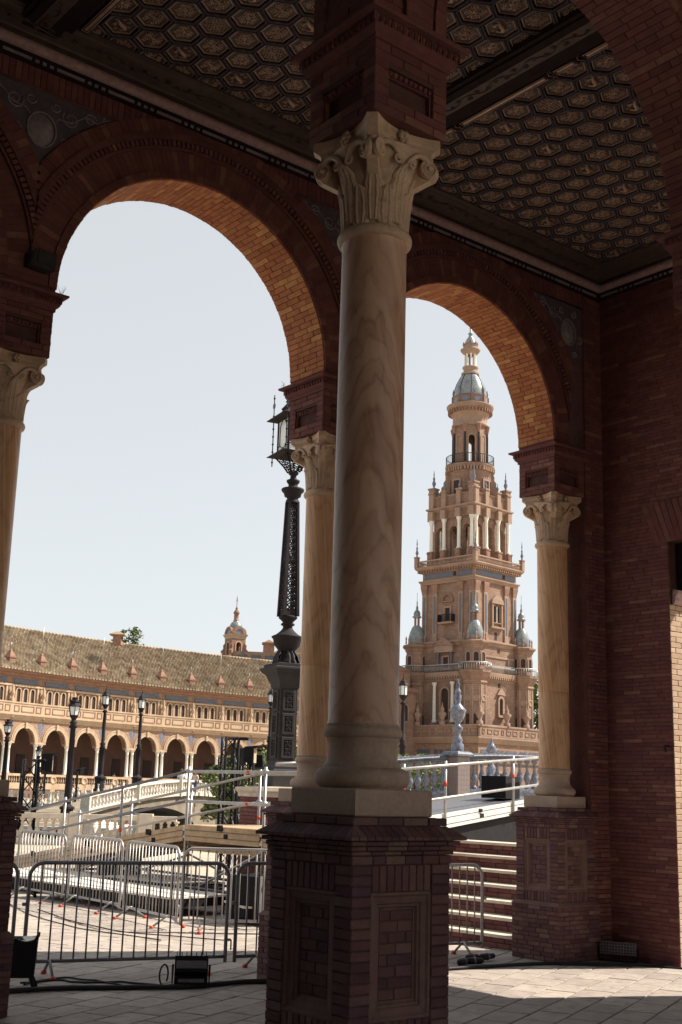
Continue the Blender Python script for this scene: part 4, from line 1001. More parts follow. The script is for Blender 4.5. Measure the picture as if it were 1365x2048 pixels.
# connectors and coiled junk in front of the steps
jk = thing('cable_connectors', 'pile of dark cable connectors on the paving before the steps', 'cable', T(5.70, 4.95, 0) @ Matrix.Scale(.72, 4))
for i, (x, y, a, l) in enumerate(((0, 0, .3, .34), (.34, .16, .1, .30), (.20, -.02, -.4, .30), (.62, .12, .05, .34))):
    Mx = T(x, y, .045+.02*(i % 2)) @ RZ(a) @ Matrix.Rotation(PI/2, 4, 'Y')
    obj('connector', MB().lathe([(.02, -l/2), (.045, -l/2+.03), (.05, -.02), (.035, 0), (.045, .03), (.04, l/2-.03), (.02, l/2)], 10, Mx), M_RUB, jk)
    obj('ring', MB().lathe([(.05, -.015), (.054, -.015), (.054, .015), (.05, .015)], 10, Mx), M_RED if i == 1 else M_GALVD, jk)

# ---------------------------------------------------------------- brick pier, big lamp post
LX = W(-.90, 22.0)
bp = thing('brick_lamp_pier', 'brick pier with stone cap carrying the big iron lamp post', 'pier', T(LX.x, LX.y, 0) @ RZ(YAW-PI/2+.46))
obj('core', MB().box(-.52, .52, -.52, .52, 0, 1.62), M_MORT, bp)
for n in ((0, -1, 0), (-1, 0, 0), (1, 0, 0)):
    nv = Vector(n); uu = (-nv).cross(Vector((0, 0, 1)))
    J = MB(); brickface(None, face(-uu*.55+nv*.55, n), 1.1, 1.62, .065, .22, .05, None, (), 9, .006, J, cap=0); tag(obj('brick_facing', J, M_BRI, bp), kind='stuff')
obj('cap', MB().sweep([(-.3, 1.60), (.03, 1.62), (.03, 1.68), (.07, 1.72), (.07, 1.78), (-.3, 1.79)], square(.55), True), M_PALE, bp)
obj('cap_slab', MB().box(-.45, .45, -.45, .45, 1.75, 1.80), M_PALE, bp)
LP = thing('big_lamp_post', 'tall ornate dark iron lamp post with pierced pedestal and large lantern', 'lamp post', T(LX.x, LX.y, 0) @ RZ(YAW-PI/2+.46))
def sq(h, z): return [(-h, -h, z), (h, -h, z), (h, h, z), (-h, h, z)]
obj('foot', MB().loft([sq(.30, 1.80), sq(.30, 2.08), sq(.27, 2.10), sq(.27, 2.14), sq(.21, 2.18), sq(.20, 2.24)]), M_IRONG, LP)
bodyL = obj('pedestal_body', MB().loft([sq(.175, 2.24), sq(.165, 3.50)]), M_IRONG, LP)
def scrolls(mb, w_, h, y, z0, tr=.010, seed=0):
    "mirrored scrollwork filling a w x h field"
    k = max(1, int(h/(w_*.8)))
    for i in range(k):
        zc = z0+h*(i+.5)/k
        for sx in (-1, 1):
            for sz in (-1, 1):
                n = 14; mb.tube([(sx*(w_*.22+w_*.19*(1-.75*q/n)*math.cos(.4+q*.62)), y, zc+sz*(h/k*.22+h/k*.19*(1-.75*q/n)*math.sin(.4+q*.62))) for q in range(n+1)], tr, 4)
        mb.lathe([(0, -.012), (tr*2.2, 0), (0, .012)], 6, T(0, y, zc) @ Matrix.Rotation(PI/2, 4, 'X'))
        mb.tube([(0, y, zc-h/k*.45), (w_*.10, y, zc-h/k*.2), (0, y, zc), (-w_*.10, y, zc+h/k*.2), (0, y, zc+h/k*.45)], tr*.8, 4)
for q in range(4):
    for i in range(3):
        z0 = 2.28+i*.41; p = MB(); h = .375; y = -.172+.004*i
        def rc(ins, yy): return [(-.125+ins, yy, z0+ins), (.125-ins, yy, z0+ins), (.125-ins, yy, z0+h-ins), (-.125+ins, yy, z0+h-ins)]
        p.loft([rc(0, y+.01), rc(0, y-.022), rc(.012, y-.026), rc(.05, y-.026), rc(.055, y-.01)], cap=False)
        pn = obj('panel', p, M_IRONG, bodyL, RZ(q*PI/2))
        obj('panel_back', MB().add(rc(.05, y-.008), [(0, 1, 2, 3)]), M_BLACK, pn)
        s_ = MB(); scrolls(s_, .15, h-.12, y-.016, z0+.06, .009); obj('panel_scroll', s_, M_IRONG, pn)
obj('pedestal_cornice', MB().loft([sq(.17, 3.49), sq(.20, 3.53), sq(.20, 3.58), sq(.235, 3.64), sq(.27, 3.74), sq(.31, 3.77), sq(.36, 3.83), sq(.36, 3.86), sq(.30, 3.88), sq(.30, 3.93), sq(.2, 3.95)]), M_IRONG, LP)
for q in range(4):
    a = MB(); a.grid(lambda s, t: ((s-.5)*.20*(1-.5*t)*(1+.12*math.sin(14*t)), -.24+.13*t+.02*math.cos((s-.5)*12)-.03*math.sin(t*3), 3.93+.28*t), 8, 8); obj('acanthus_leaf', a, M_IRONG, LP, RZ(q*PI/2))
obj('urn', MB().lathe([(.20, 3.94), (.13, 4.0), (.10, 4.10), (.11, 4.16), (.17, 4.20), (.235, 4.28), (.255, 4.38), (.285, 4.415), (.285, 4.43), (.20, 4.47), (.13, 4.53), (.09, 4.58), (.085, 4.62), (.125, 4.64), (.125, 4.66), (.09, 4.69), (.13, 4.73), (.165, 4.76), (.17, 4.79), (.135, 4.81)], 28), M_IRON, LP)
sh = obj('shaft_core', MB().loft([sq(.128, 4.80), sq(.125, 4.92), sq(.115, 4.92), sq(.115, 4.90)]), M_IRON, LP)
for sx in (-1, 1):
    for sy in (-1, 1): obj('shaft_rib', MB().loft([[(sx*.128+dx*.028, sy*.128+dy*.028, 4.8) for dx, dy in ((-1,-1),(1,-1),(1,1),(-1,1))], [(sx*.080+dx*.020, sy*.080+dy*.020, 6.92) for dx, dy in ((-1,-1),(1,-1),(1,1),(-1,1))]]), M_IRON, LP)
for q in range(4):
    s_ = MB(); n = 15
    for i in range(n):
        z0 = 4.93+i*(1.96/n); z1 = 4.93+(i+1)*(1.96/n)
        def hw(z): return .128-(z-4.8)/2.12*.048
        zm = (z0+z1)/2
        for sg in (-1, 1):
            s_.tube([(0, -hw(z0), z0), (sg*hw(zm)*.45, -hw(zm), z0*.7+z1*.3), (sg*hw(zm)*.62, -hw(zm), zm), (sg*hw(zm)*.3, -hw(zm), z0*.25+z1*.75), (0, -hw(z1), z1)], .015, 5)
            s_.tube([(sg*hw(z0), -hw(z0), z0), (sg*hw(zm)*.55, -hw(zm), zm), (sg*hw(z1), -hw(z1), z1)], .013, 5)
        s_.lathe([(0, -.01), (.032, 0), (0, .01)], 6, T(0, -hw(zm), zm) @ Matrix.Rotation(PI/2, 4, 'X'))
    s_.box(-.11, .11, -.112, -.095, 5.78, 5.90)
    obj('pierced_panel', s_, M_IRON, LP, RZ(q*PI/2))
obj('shaft_collar', MB().lathe([(.13, 6.90), (.12, 6.95), (.10, 6.97), (.11, 7.0), (.15, 7.02), (.165, 7.08), (.205, 7.12), (.215, 7.15), (.20, 7.17), (.09, 7.20), (.085, 7.25), (.11, 7.28), (.125, 7.31), (.12, 7.33), (.06, 7.36), (.055, 7.42), (.085, 7.44), (.10, 7.47), (.08, 7.49)], 28), M_IRON, LP)
cone = MB(); n = 10
for q in range(4):
    Mq = RZ(q*PI/2)
    for sg in (-1, 1): cone.tube([(sg*.08, -.08, 7.48), (sg*.14, -.14, 7.60), (sg*.26, -.26, 7.78)], .016, 5, Mq)
    for i in range(5):
        f0 = i/5; hwid = .09+.16*f0; zz = 7.50+.27*f0; yy = -(.085+.165*f0)
        for sg in (-1, 1): cone.tube([(sg*(hwid*.5+hwid*.36*math.cos(k*.7)*(1-k/12)), yy, zz+.028+.030*math.sin(k*.7)*(1-k/12)) for k in range(10)], .008, 4, Mq)
        cone.tube([(-hwid, yy, zz), (hwid, yy, zz)], .007, 4, Mq)
obj('pierced_bracket', cone, M_IRON, LP)
obj('lantern_floor', MB().loft([sq(.26, 7.78), sq(.40, 7.80), sq(.30, 7.83), sq(.24, 7.84)]), M_IRON, LP)
obj('lantern_eave', MB().loft([sq(.26, 8.47), sq(.41, 8.50), sq(.41, 8.515), sq(.30, 8.56), sq(.22, 8.66), sq(.19, 8.70), sq(.21, 8.73), sq(.13, 8.84), sq(.15, 8.87), sq(.09, 8.98), sq(.02, 9.15)]), M_IRON, LP)
for q in range(4):
    g = obj('glass_pane', MB().box(-.225, .225, -.232, -.224, 7.85, 8.46), M_GLASS, LP, RZ(q*PI/2))
    f = MB()
    for x in (-.235, .235): f.box(x-.014, x+.014, -.25, -.215, 7.84, 8.47)
    f.tube([(-.15, -.237, 7.98), (-.15, -.237, 8.36), (-.10, -.237, 8.40), (-.06, -.237, 8.46)], .009, 5); f.tube([(.15, -.237, 7.98), (.15, -.237, 8.36), (.10, -.237, 8.40), (.06, -.237, 8.46)], .009, 5)
    f.tube([(-.225, -.237, 7.95)]+[(-.15+.07*math.cos(a), -.237, 7.93+.06*math.sin(a)) for a in (2.4, 1.6, .8, .1)]+[(.08, -.237, 7.92)]+[(.15-.07*math.cos(a), -.237, 7.93+.06*math.sin(a)) for a in (.1, .8, 1.6, 2.4)]+[(.225, -.237, 7.95)], .008, 5)
    obj('glazing_bars', f, M_IRON, g)
    s_ = MB(); s_.tube([(-.31, -.31, 7.62), (-.31, -.31, 9.02)], .011, 5)
    for zz in (7.70, 7.9, 8.05, 8.2, 8.35, 8.6, 8.95): s_.lathe([(.01, -.02), (.024, 0), (.01, .02)], 6, T(-.31, -.31, zz))
    s_.tube([(-.31+.05*math.cos(a), -.31, 8.80+.05*math.sin(a)) for a in [i*PI/6 for i in range(12)]], .007, 4, closed=True)
    obj('corner_spike', s_, M_IRON, LP, RZ(q*PI/2))
# ------------------------------------------------------------------ smaller street lamps
def street_lamp(r, d, zb, h, label, kind, group='iron street lamps'):
    p = W(r, d); t = thing('street_lamp', label, 'street lamp', T(p.x, p.y, zb) @ RZ(YAW+.3), group)
    k = h/5.4
    def pr(L): return [(a*k, z*k) for a, z in L]
    obj('base', MB().lathe(pr([(.34, 0), (.34, .12), (.28, .16), (.26, .62), (.32, .66), (.32, .74), (.20, .80), (.13, .90)]), 8, None, False), M_IRON, t)
    obj('post', MB().lathe(pr([(.13, .88), (.14, 1.6), (.13, 2.2), (.19, 2.24), (.11, 2.40), (.16, 2.5), (.09, 2.6), (.10, 3.6), (.075, 4.15), (.15, 4.22), (.06, 4.34)]) if kind == 'slim' else pr([(.15, .88), (.165, 1.2), (.11, 4.05), (.20, 4.10), (.12, 4.22), (.17, 4.3), (.09, 4.4)]), 14), M_IRON, t)
    ln = obj('lantern_frame', MB().lathe(pr([(.06, 4.36), (.20, 4.58), (.215, 4.62)]), 6, None, False), M_IRON, t)
    top, wt = (5.05, .205) if kind == 'slim' else (4.98, .27)
    for i in range(6):
        a0, a1 = i*PI/3, (i+1)*PI/3; rb = .185
        q = [(rb*k*math.cos(a0), rb*k*math.sin(a0), 4.62*k), (rb*k*math.cos(a1), rb*k*math.sin(a1), 4.62*k), (wt*.95*k*math.cos(a1), wt*.95*k*math.sin(a1), top*k), (wt*.95*k*math.cos(a0), wt*.95*k*math.sin(a0), top*k)]
        pn = obj('pane', MB().add(q, [(0, 1, 2, 3)]), M_GLASS, ln)
        obj('glazing_bar', MB().tube([q[0], q[3]], .018*k, 5), M_IRON, pn)
    obj('cap', MB().lathe(pr([(wt, top), (wt+.07, top+.02), (wt+.05, top+.06), (.16, top+.17), (.17, top+.20), (.08, top+.28), (.05, top+.34), (.03, top+.36), (.012, top+.60)] if kind == 'slim' else [(wt, top), (wt+.08, top+.03), (wt+.02, top+.08), (.21, top+.16), (.25, top+.22), (.22, top+.26), (.12, top+.30), (.16, top+.40), (.02, top+.42)]), 6, None, False), M_IRON, t)
    if kind != 'slim':
        c = MB()
        for i in range(6): c.tube([(.22*k*math.cos(i*PI/3), .22*k*math.sin(i*PI/3), (top+.24)*k), (.25*k*math.cos(i*PI/3), .25*k*math.sin(i*PI/3), (top+.36)*k)], .02*k, 4)
        obj('crown', c, M_IRON, t)
    return t
street_lamp(-11.55, 55, .0, 5.5, 'stout black street lamp with crowned lantern on a square base', 'stout')
street_lamp(-13.9, 75, 1.35, 6.0, 'slim street lamp on the left end of the white bridge', 'slim')
street_lamp(-11.72, 75, 1.45, 5.7, 'slim street lamp rising behind the white bridge', 'slim')
street_lamp(-3.12, 60, 2.2, 4.3, 'slim street lamp just left of the big lamp post', 'slim')
street_lamp(-16.25, 62, .3, 4.5, 'street lamp with dark lantern at the left edge', 'stout')
street_lamp(-16.5, 70, -.0, 3.75, 'small street lamp behind the truss mast', 'stout')
street_lamp(3.28, 60, 1.6, 5.6, 'street lamp beside the tower left of the tiled finial', 'slim')

# ------------------------------------------------------------------ lighting trusses
def truss(r, d, zb, h, w_, label, heads):
    p = W(r, d); t = thing('lighting_truss', label, 'truss', T(p.x, p.y, zb) @ RZ(YAW+.4), 'black lighting trusses')
    for sx in (-1, 1):
        for sy in (-1, 1): obj('chord', MB().tube([(sx*w_, sy*w_, 0), (sx*w_, sy*w_, h)], w_*.22, 6), M_BLACK, t)
    for q in range(4):
        b = MB(); n = int(h/(w_*2.2))
        for i in range(n): b.tube([((-1)**i*w_, -w_, h*i/n), (-(-1)**i*w_, -w_, h*(i+1)/n)], w_*.09, 4)
        obj('bracing', b, M_BLACK if q % 2 else M_GALVD, t, RZ(q*PI/2))
    obj('crossbar', MB().tube([(-w_*4.2, -w_*1.3, h*.985), (w_*5.4, -w_*1.3, h)], w_*.24, 6), M_BLACK, t)
    for i, (x, z, a) in enumerate(heads):
        hb = MB(); s = w_*1.35
        hb.loft([[(-s, -s*.5, -s), (s, -s*.5, -s), (s, s*.6, -s*.8), (-s, s*.6, -s*.8)], [(-s, -s*.5, s), (s, -s*.5, s), (s*.8, s*.6, s*.9), (-s*.8, s*.6, s*.9)]])
        f = obj('flood_head', hb, M_BLACK, t, T(x, -w_*2.2, z) @ RZ(a))
        obj('lens', MB().box(-s*.85, s*.85, -s*.56, -s*.505, -s*.85, s*.75), M_FACT, f); obj('visor', MB().loft([[(-s, -s*.5, s*.8), (s, -s*.5, s*.8), (s, -s*.5, s), (-s, -s*.5, s)], [(-s*.8, -s*1.3, s*1.05), (s*.8, -s*1.3, s*1.05), (s*.8, -s*1.3, s*1.12), (-s*.8, -s*1.3, s*1.12)]]), M_BLACK, f)
    return t
truss(-2.08, 25, 0, 2.75, .13, 'black lighting truss with two floodlights behind the ramp', [(-.42, 2.40, -.5), (.30, 2.38, .1)])
truss(-1.78, 25.6, 0, 2.55, .11, 'second black lighting truss close behind the first', [(.1, 2.3, 1.2)])
truss(-11.6, 48, 0, 2.60, .26, 'black lighting truss mast at the left beyond the barriers', [(-.4, 2.5, -.2)])
truss(-23.2, 100, 0, 3.0, .25, 'small distant lighting truss near the arcade balustrade', [(-.3, 2.8, 0)])
truss(-20.6, 100, 0, 2.9, .22, 'tiny distant lighting truss in front of the white stand', [(.2, 2.7, .3)])

# ------------------------------------------------------------------ balustrades and bridges
def baluster_mesh(h, r, mat, n=8):
    pr = [(.9, 0), (.9, .06), (.5, .10), (.45, .16), (.8, .28), (1, .36), (.85, .45), (.42, .62), (.38, .72), (.6, .76), (.42, .80), (.45, .88), (.85, .92), (.85, 1)]
    return MB().lathe([(a*r, z*h) for a, z in pr], n).mesh('baluster', mat)
WB = thing('white_bridge', 'arched footbridge with white balustrade over the canal', 'bridge')
def wbz(t): return 1.18+1.0*math.sin(min(1, t*1.05)*PI*.62)      # rail height along the span
BA, BB = (-12.9, 66.0), (-7.7, 83.5); NB = 46
bm_ = baluster_mesh(.62, .085, M_WHITE)
pts = [(BA[0]+(BB[0]-BA[0])*i/NB, BA[1]+(BB[1]-BA[1])*i/NB, wbz(i/NB)) for i in range(NB+1)]
rail = MB(); low = MB()
ud = (W(BB[0], BB[1])-W(BA[0], BA[1])).normalized(); un = Vector((-ud.y, ud.x, 0))
def ribbon(mb, dz0, dz1, hw):
    mb.loft([[W(r, d, z+dz0)+un*hw, W(r, d, z+dz0)-un*hw, W(r, d, z+dz1)-un*hw, W(r, d, z+dz1)+un*hw] for r, d, z in pts])
ribbon(rail, -.12, 0, .14); obj('handrail', rail, M_WHITE, WB); ribbon(low, -.95, -.74, .20); obj('kerb', low, M_PALE, WB)
for i, (r, d, z) in enumerate(pts):
    p = W(r, d, z-.74)
    if i % 15 == 0: obj('newel', MB().box(-.24, .24, -.24, .24, -.25, .80), M_PALE, WB, T(*p) @ RZ(YAW))
    else: link('baluster', bm_, WB, T(*p))
sp = MB(); NS = 40
cr = [(BA[0]+(BB[0]-BA[0])*i/NS, BA[1]+(BB[1]-BA[1])*i/NS) for i in range(NS+1)]
ring_ = []
for i, (r, d) in enumerate(cr):
    t_ = i/NS; zt = wbz(t_)-.95; q = (t_-.46)/.36
    zl = -1.3 if abs(q) > 1 else max(-1.3, -1.0+1.55*math.sqrt(max(0, 1-q*q)))
    ring_.append([W(r, d, zl), W(r, d, zt), W(r, d, zt)+un*3.2, W(r, d, zl)+un*3.2])
for a, b in zip(ring_, ring_[1:]):
    sp.add([*a, *b], [(0, 4, 5, 1), (1, 5, 6, 2), (2, 6, 7, 3), (3, 7, 4, 0)])
obj('arch_wall', sp, mkmat('bridge_wall', [(.22,.175,.125),(.29,.235,.175)], .9, 0, None, 1.2, .35, .2, 8), WB)
bl2 = baluster_mesh(.62, .085, M_WHITE)
for i in range(0, NB, 2):
    r, d, z = pts[i]; link('baluster', bl2, WB, T(*(W(r, d, z-.74)+un*3.0)))
# canal: water, walls, balustrade along the near bank
tag(obj('canal_water', MB().add([W(-60, 38, -1.0), W(-4, 38, -1.0), W(-4, 98, -1.0), W(-60, 98, -1.0)], [(0, 1, 2, 3)]), mkmat('canal_water', [(.03,.045,.04)], .08, 0, None, 2, .2, .15, 3, spec=.5)), kind='structure')
tag(obj('canal_wall', MB().add([W(-60, 98, -1.2), W(-4, 98, -1.2), W(-4, 98, .0), W(-60, 98, .0), W(-4, 38, -1.2), W(-4, 38, 0)], [(0, 1, 2, 3), (1, 4, 5, 2)]), M_PALE), kind='structure')
CBn = thing('canal_balustrade', 'pale stone balustrade along the canal bank beyond the barriers', 'balustrade')
cb = baluster_mesh(.60, .10, M_PALE)
def run(t, a, b, n, z0, mesh, rh=.14, every=9, mat=M_PALE, h=.60):
    A_, B_ = W(*a), W(*b); u_ = (B_-A_).normalized(); n_ = Vector((-u_.y, u_.x, 0))
    def bar(z, hh, hw, nm): obj(nm, MB().loft([[A_+n_*hw+Vector((0, 0, z)), A_-n_*hw+Vector((0, 0, z)), A_-n_*hw+Vector((0, 0, z+hh)), A_+n_*hw+Vector((0, 0, z+hh))], [B_+n_*hw+Vector((0, 0, z)), B_-n_*hw+Vector((0, 0, z)), B_-n_*hw+Vector((0, 0, z+hh)), B_+n_*hw+Vector((0, 0, z+hh))]]), mat, t)
    bar(z0, .16, .16, 'kerb'); bar(z0+.16+h, rh, .15, 'handrail')
    for i in range(n+1):
        p = A_.lerp(B_, i/n)
        if i % every == 0: obj('newel', MB().box(-.2, .2, -.2, .2, 0, h+.36), mat, t, T(p.x, p.y, z0) @ RZ(math.atan2(u_.y, u_.x)))
        else: link('baluster', mesh, t, T(p.x, p.y, z0+.16))
run(CBn, (-13.6, 37), (-4.6, 37.5), 40, -.02, cb)
CB2 = thing('far_canal_balustrade', 'long pale balustrade on the far side of the canal', 'balustrade')
run(CB2, (-34, 100), (-3, 101), 90, -.02, baluster_mesh(.75, .12, M_WHITE, 6), .18, 12, M_PALE, .75)
for i, (r, d, z, lb) in enumerate(((-7.7, 40.5, .0, 'pale stone urn on the near canal bank behind the ramp'), (-10.9, 41, .0, 'pale stone urn farther left on the canal bank'))):
    p = W(r, d, z); t = thing('stone_urn', lb, 'urn', T(*p), 'stone urns on the canal bank')
    obj('plinth', MB().box(-.42, .42, -.42, .42, 0, .12), M_PALE, t)
    obj('vase', MB().lathe([(.36, .12), (.40, .18), (.30, .26), (.34, .32), (.26, .40), (.31, .46), (.18, .52), (.26, .58), (.24, .64), (.08, .70)], 20), M_WHITE, t)
# pale stand / steps between the trusses
wt = thing('stone_landing', 'pale stepped stone landing by the canal below the stout lamp', 'landing', T(*W(-13.2, 50)) @ RZ(YAW-PI/2))
for i in range(4): obj('step', MB().box(-3.2+.3*i, 4.5-.3*i, -1+.5*i, 3.2, .12*i-.01, .12*(i+1)-.012), M_PALE, wt)

# ceramic bridge on the right
TB = thing('tiled_bridge', 'bridge parapet of blue and white ceramic balusters before the tower', 'bridge')
tbm = baluster_mesh(.78, .105, M_BLUEW, 12)
ta, tb_ = (.9, 33.0), (6.4, 36.0); NT = 24
def tz(i): return 1.52+.34*math.sin(min(1, i/NT*1.25)*PI/2)
tp = [(ta[0]+(tb_[0]-ta[0])*i/NT, ta[1]+(tb_[1]-ta[1])*i/NT, tz(i)) for i in range(NT+1)]
ud = (W(*tb_)-W(*ta)).normalized(); un = Vector((-ud.y, ud.x, 0))
def rib2(z0, z1, hw, nm, mat):
    mb = MB(); mb.loft([[W(r, d, z+z0)+un*hw, W(r, d, z+z0)-un*hw, W(r, d, z+z1)-un*hw, W(r, d, z+z1)+un*hw] for r, d, z in tp]); return obj(nm, mb, mat, TB)
rib2(-.9, .0, .24, 'base_wall', M_BLUE); rib2(.0, .10, .19, 'lower_rail', M_BLUEW); rib2(.90, .96, .15, 'rail_bed', M_BLUE); hr = rib2(1.0, 1.07, .17, 'handrail', M_BLUEW)
rope = MB()
for i in range(NT*6):
    f = i/6; k = int(f); q = f-k; r, d, z = [tp[k][j]+(tp[k+1][j]-tp[k][j])*q for j in range(3)]
    c = W(r, d, z+.98); rope.tube([c-un*.165-ud*.05-Vector((0, 0, .04)), c-un*.17+ud*.05+Vector((0, 0, .04))], .022, 5)
obj('rope_moulding', rope, M_BLUE, hr); rib2(.955, 1.005, .155, 'rope_bed', M_BLUEW)
for i, (r, d, z) in enumerate(tp):
    p = W(r, d, z+.11)
    if i != 11: link('baluster', tbm, TB, T(*p))
pp = W(3.37, 34.1); tpd = thing('tiled_pedestal', 'square pedestal of yellow and blue tiles with tall ceramic finial', 'pedestal', T(pp.x, pp.y, 1.55) @ RZ(YAW-PI/2+.72))
obj('body', MB().box(-.235, .235, -.235, .235, -1.5, 1.20), M_YEL, tpd)
for n in ((0, -1, 0), (-1, 0, 0)):
    nv = Vector(n); uu = (-nv).cross(Vector((0, 0, 1)))
    for i in range(4):
        for j in range(9):
            link('tile', bmesh_of(.112, .125, .01, M_BLUEW if (i in (0, 3)) != (j in (0, 8)) and False else M_YEL, .003), tpd, face(-uu*.24+nv*.242+Vector((0, 0, .02)), n) @ T(.012+i*.116, 0, j*.13))
obj('cap', MB().loft([sq(.25, 1.20), sq(.32, 1.23), sq(.32, 1.28), sq(.27, 1.33), sq(.22, 1.36)]), M_BLUE, tpd)
obj('finial', MB().lathe([(q*.86, z) for q, z in [(.19, 1.36), (.2, 1.40), (.19, 1.55), (.13, 1.60), (.17, 1.66), (.12, 1.74), (.08, 1.84), (.09, 1.88), (.16, 1.95), (.17, 2.0), (.08, 2.07), (.07, 2.10), (.16, 2.20), (.235, 2.34), (.245, 2.42), (.27, 2.45), (.27, 2.48), (.16, 2.58), (.10, 2.64), (.085, 2.70), (.115, 2.76), (.11, 2.88), (.085, 2.94), (.10, 2.96), (.10, 3.0), (.06, 3.04), (.045, 3.14), (.075, 3.16), (.04, 3.22), (.03, 3.25), (.045, 3.28), (0, 3.33)]], 24), M_BLUEW, tpd)
fin2 = thing('bridge_finial', 'small ceramic finial farther along the tiled bridge', 'finial', T(*W(5.55, 44, 2.0)))
obj('stem', MB().lathe([(.14, -2.0), (.20, .7), (.08, .8), (.06, 1.1), (.16, 1.22), (.2, 1.35), (.1, 1.5), (.05, 1.6), (.02, 1.75)], 14), M_BLUEW, fin2)
# ------------------------------------------------------------------ helpers for far buildings
def arch_strip(mb, x0, x1, xc, r, zs, zt, y0, y1, M=None, n=14):
    xs = [x0]+[xc-r*math.cos(PI*i/n) for i in range(n+1)]+[x1]; zs_ = [zs]+[zs+r*math.sin(PI*i/n) for i in range(n+1)]+[zs]
    v = []; f = []
    for x, z in zip(xs, zs_): v += [(x, y0, z), (x, y0, zt), (x, y1, z), (x, y1, zt)]
    for i in range(len(xs)-1):
        a, b = 4*i, 4*i+4; f += [(a, b, b+1, a+1), (b+2, a+2, a+3, b+3), (a+1, b+1, b+3, a+3), (a+2, b+2, b, a)]
    return mb.add(v, f, M)
def arch_ring(mb, xc, r0, r1, zs, y0, y1, M=None, n=16):
    v = []; f = []
    for i in range(n+1):
        c, s = math.cos(PI*i/n), math.sin(PI*i/n)
        v += [(xc+r0*c, y0, zs+r0*s), (xc+r1*c, y0, zs+r1*s), (xc+r1*c, y1, zs+r1*s), (xc+r0*c, y1, zs+r0*s)]
    for i in range(n):
        a, b = 4*i, 4*i+4; f += [(a, a+1, b+1, b), (a+1, a+2, b+2, b+1), (a+3, a, b, b+3)]
    return mb.add(v, f, M)
def arch_poly(w_, z0, zs, n=10): return [(-w_, z0), (w_, z0)]+[(w_*math.cos(PI*i/n), zs+w_*math.sin(PI*i/n)) for i in range(n+1)]
def arch_window(parent, M, w_, z0, zs, name='window', trim=.14, mat=M_TOWT, proud=.12, round_top=True, sill=True):
    "dark sunk opening with a proud surround; local y<0 is outwards"
    P = arch_poly(w_, z0, zs) if round_top else [(-w_, z0), (w_, z0), (w_, zs), (-w_, zs)]
    g = obj(name, MB().add([(x, -.02, z) for x, z in P], [tuple(range(len(P)))]), M_FACD, parent, M)
    f = MB(); k = len(P)
    cz = zs; O = []
    for x, z in P:
        if z <= z0+1e-6: O.append((x+(trim if x > 0 else -trim), z))
        elif round_top:
            L = math.hypot(x, z-cz) or 1; O.append((x*(1+trim/w_), cz+(z-cz)*(1+trim/w_)))
        else: O.append((x+(trim if x > 0 else -trim), z+trim))
    for i in range(1, k):
        j = (i+1) % k
        if i == k-1 and not round_top: j = 0
        f.add([(P[i][0], -proud, P[i][1]), (P[j][0], -proud, P[j][1]), (O[j][0], -proud, O[j][1]), (O[i][0], -proud, O[i][1]), (P[i][0], .05, P[i][1]), (P[j][0], .05, P[j][1]), (O[j][0], .05, O[j][1]), (O[i][0], .05, O[i][1])], [(0, 1, 2, 3), (1, 0, 4, 5), (2, 1, 5, 6), (3, 2, 6, 7)])
    obj('surround', f, mat, g)
    if sill: obj('sill', MB().box(-w_-trim*1.6, w_+trim*1.6, -proud*1.8, .05, z0-trim, z0), mat, g)
    return g
# ------------------------------------------------------------------ curved wing
WG = thing('curved_wing_building', 'long curved brick wing with arcade, loggia windows and tiled roof', 'building')
PB = 4.8; bay = []
r, d, th = -34.4, 138.0, math.radians(58)
fr_ = []
rr, dd, tt = r, d, th
for i in range(2): dd -= PB*math.sin(tt+math.radians(2.5)); rr -= PB*math.cos(tt+math.radians(2.5)); tt += math.radians(2.5)
for i in range(14):
    bay.append((rr, dd, tt)); rr += PB*math.cos(tt); dd += PB*math.sin(tt); tt -= math.radians(2.5)
colm = MB().lathe([(.30, 2.7), (.30, 2.8), (.21, 2.9), (.20, 4.2), (.17, 5.35), (.22, 5.40), (.17, 5.45), (.26, 5.75), (.30, 5.78), (.30, 5.9)], 12).mesh('arcade_column', M_WHITE)
bal_ = MB()
for k in range(13):
    x = -2.0+k*.333; bal_.lathe([(.07, 1.72), (.05, 1.8), (.11, 1.95), (.05, 2.2), (.08, 2.42)], 6, T(x, -.15, 0))
balm = bal_.mesh('balusters', M_FACT)
pin = MB(); pin.box(-.42, .42, -.42, .42, 0, 1.15).box(-.5, .5, -.5, .5, 1.15, 1.3).loft([sq(.42, 1.3), sq(.3, 1.6), sq(.15, 1.9), sq(.17, 1.95), sq(.05, 2.15)])
pinm = pin.mesh('eave_pinnacle', M_TERR)
finm = MB().lathe([(.25, 0), (.25, .3), (.1, .4), (.22, .7), (.26, 1.0), (.1, 1.2), (.14, 1.5), (.02, 1.9)], 8).mesh('parapet_statue', M_FACT)
roofm = MB(); dots = MB(); R = random.Random(3)
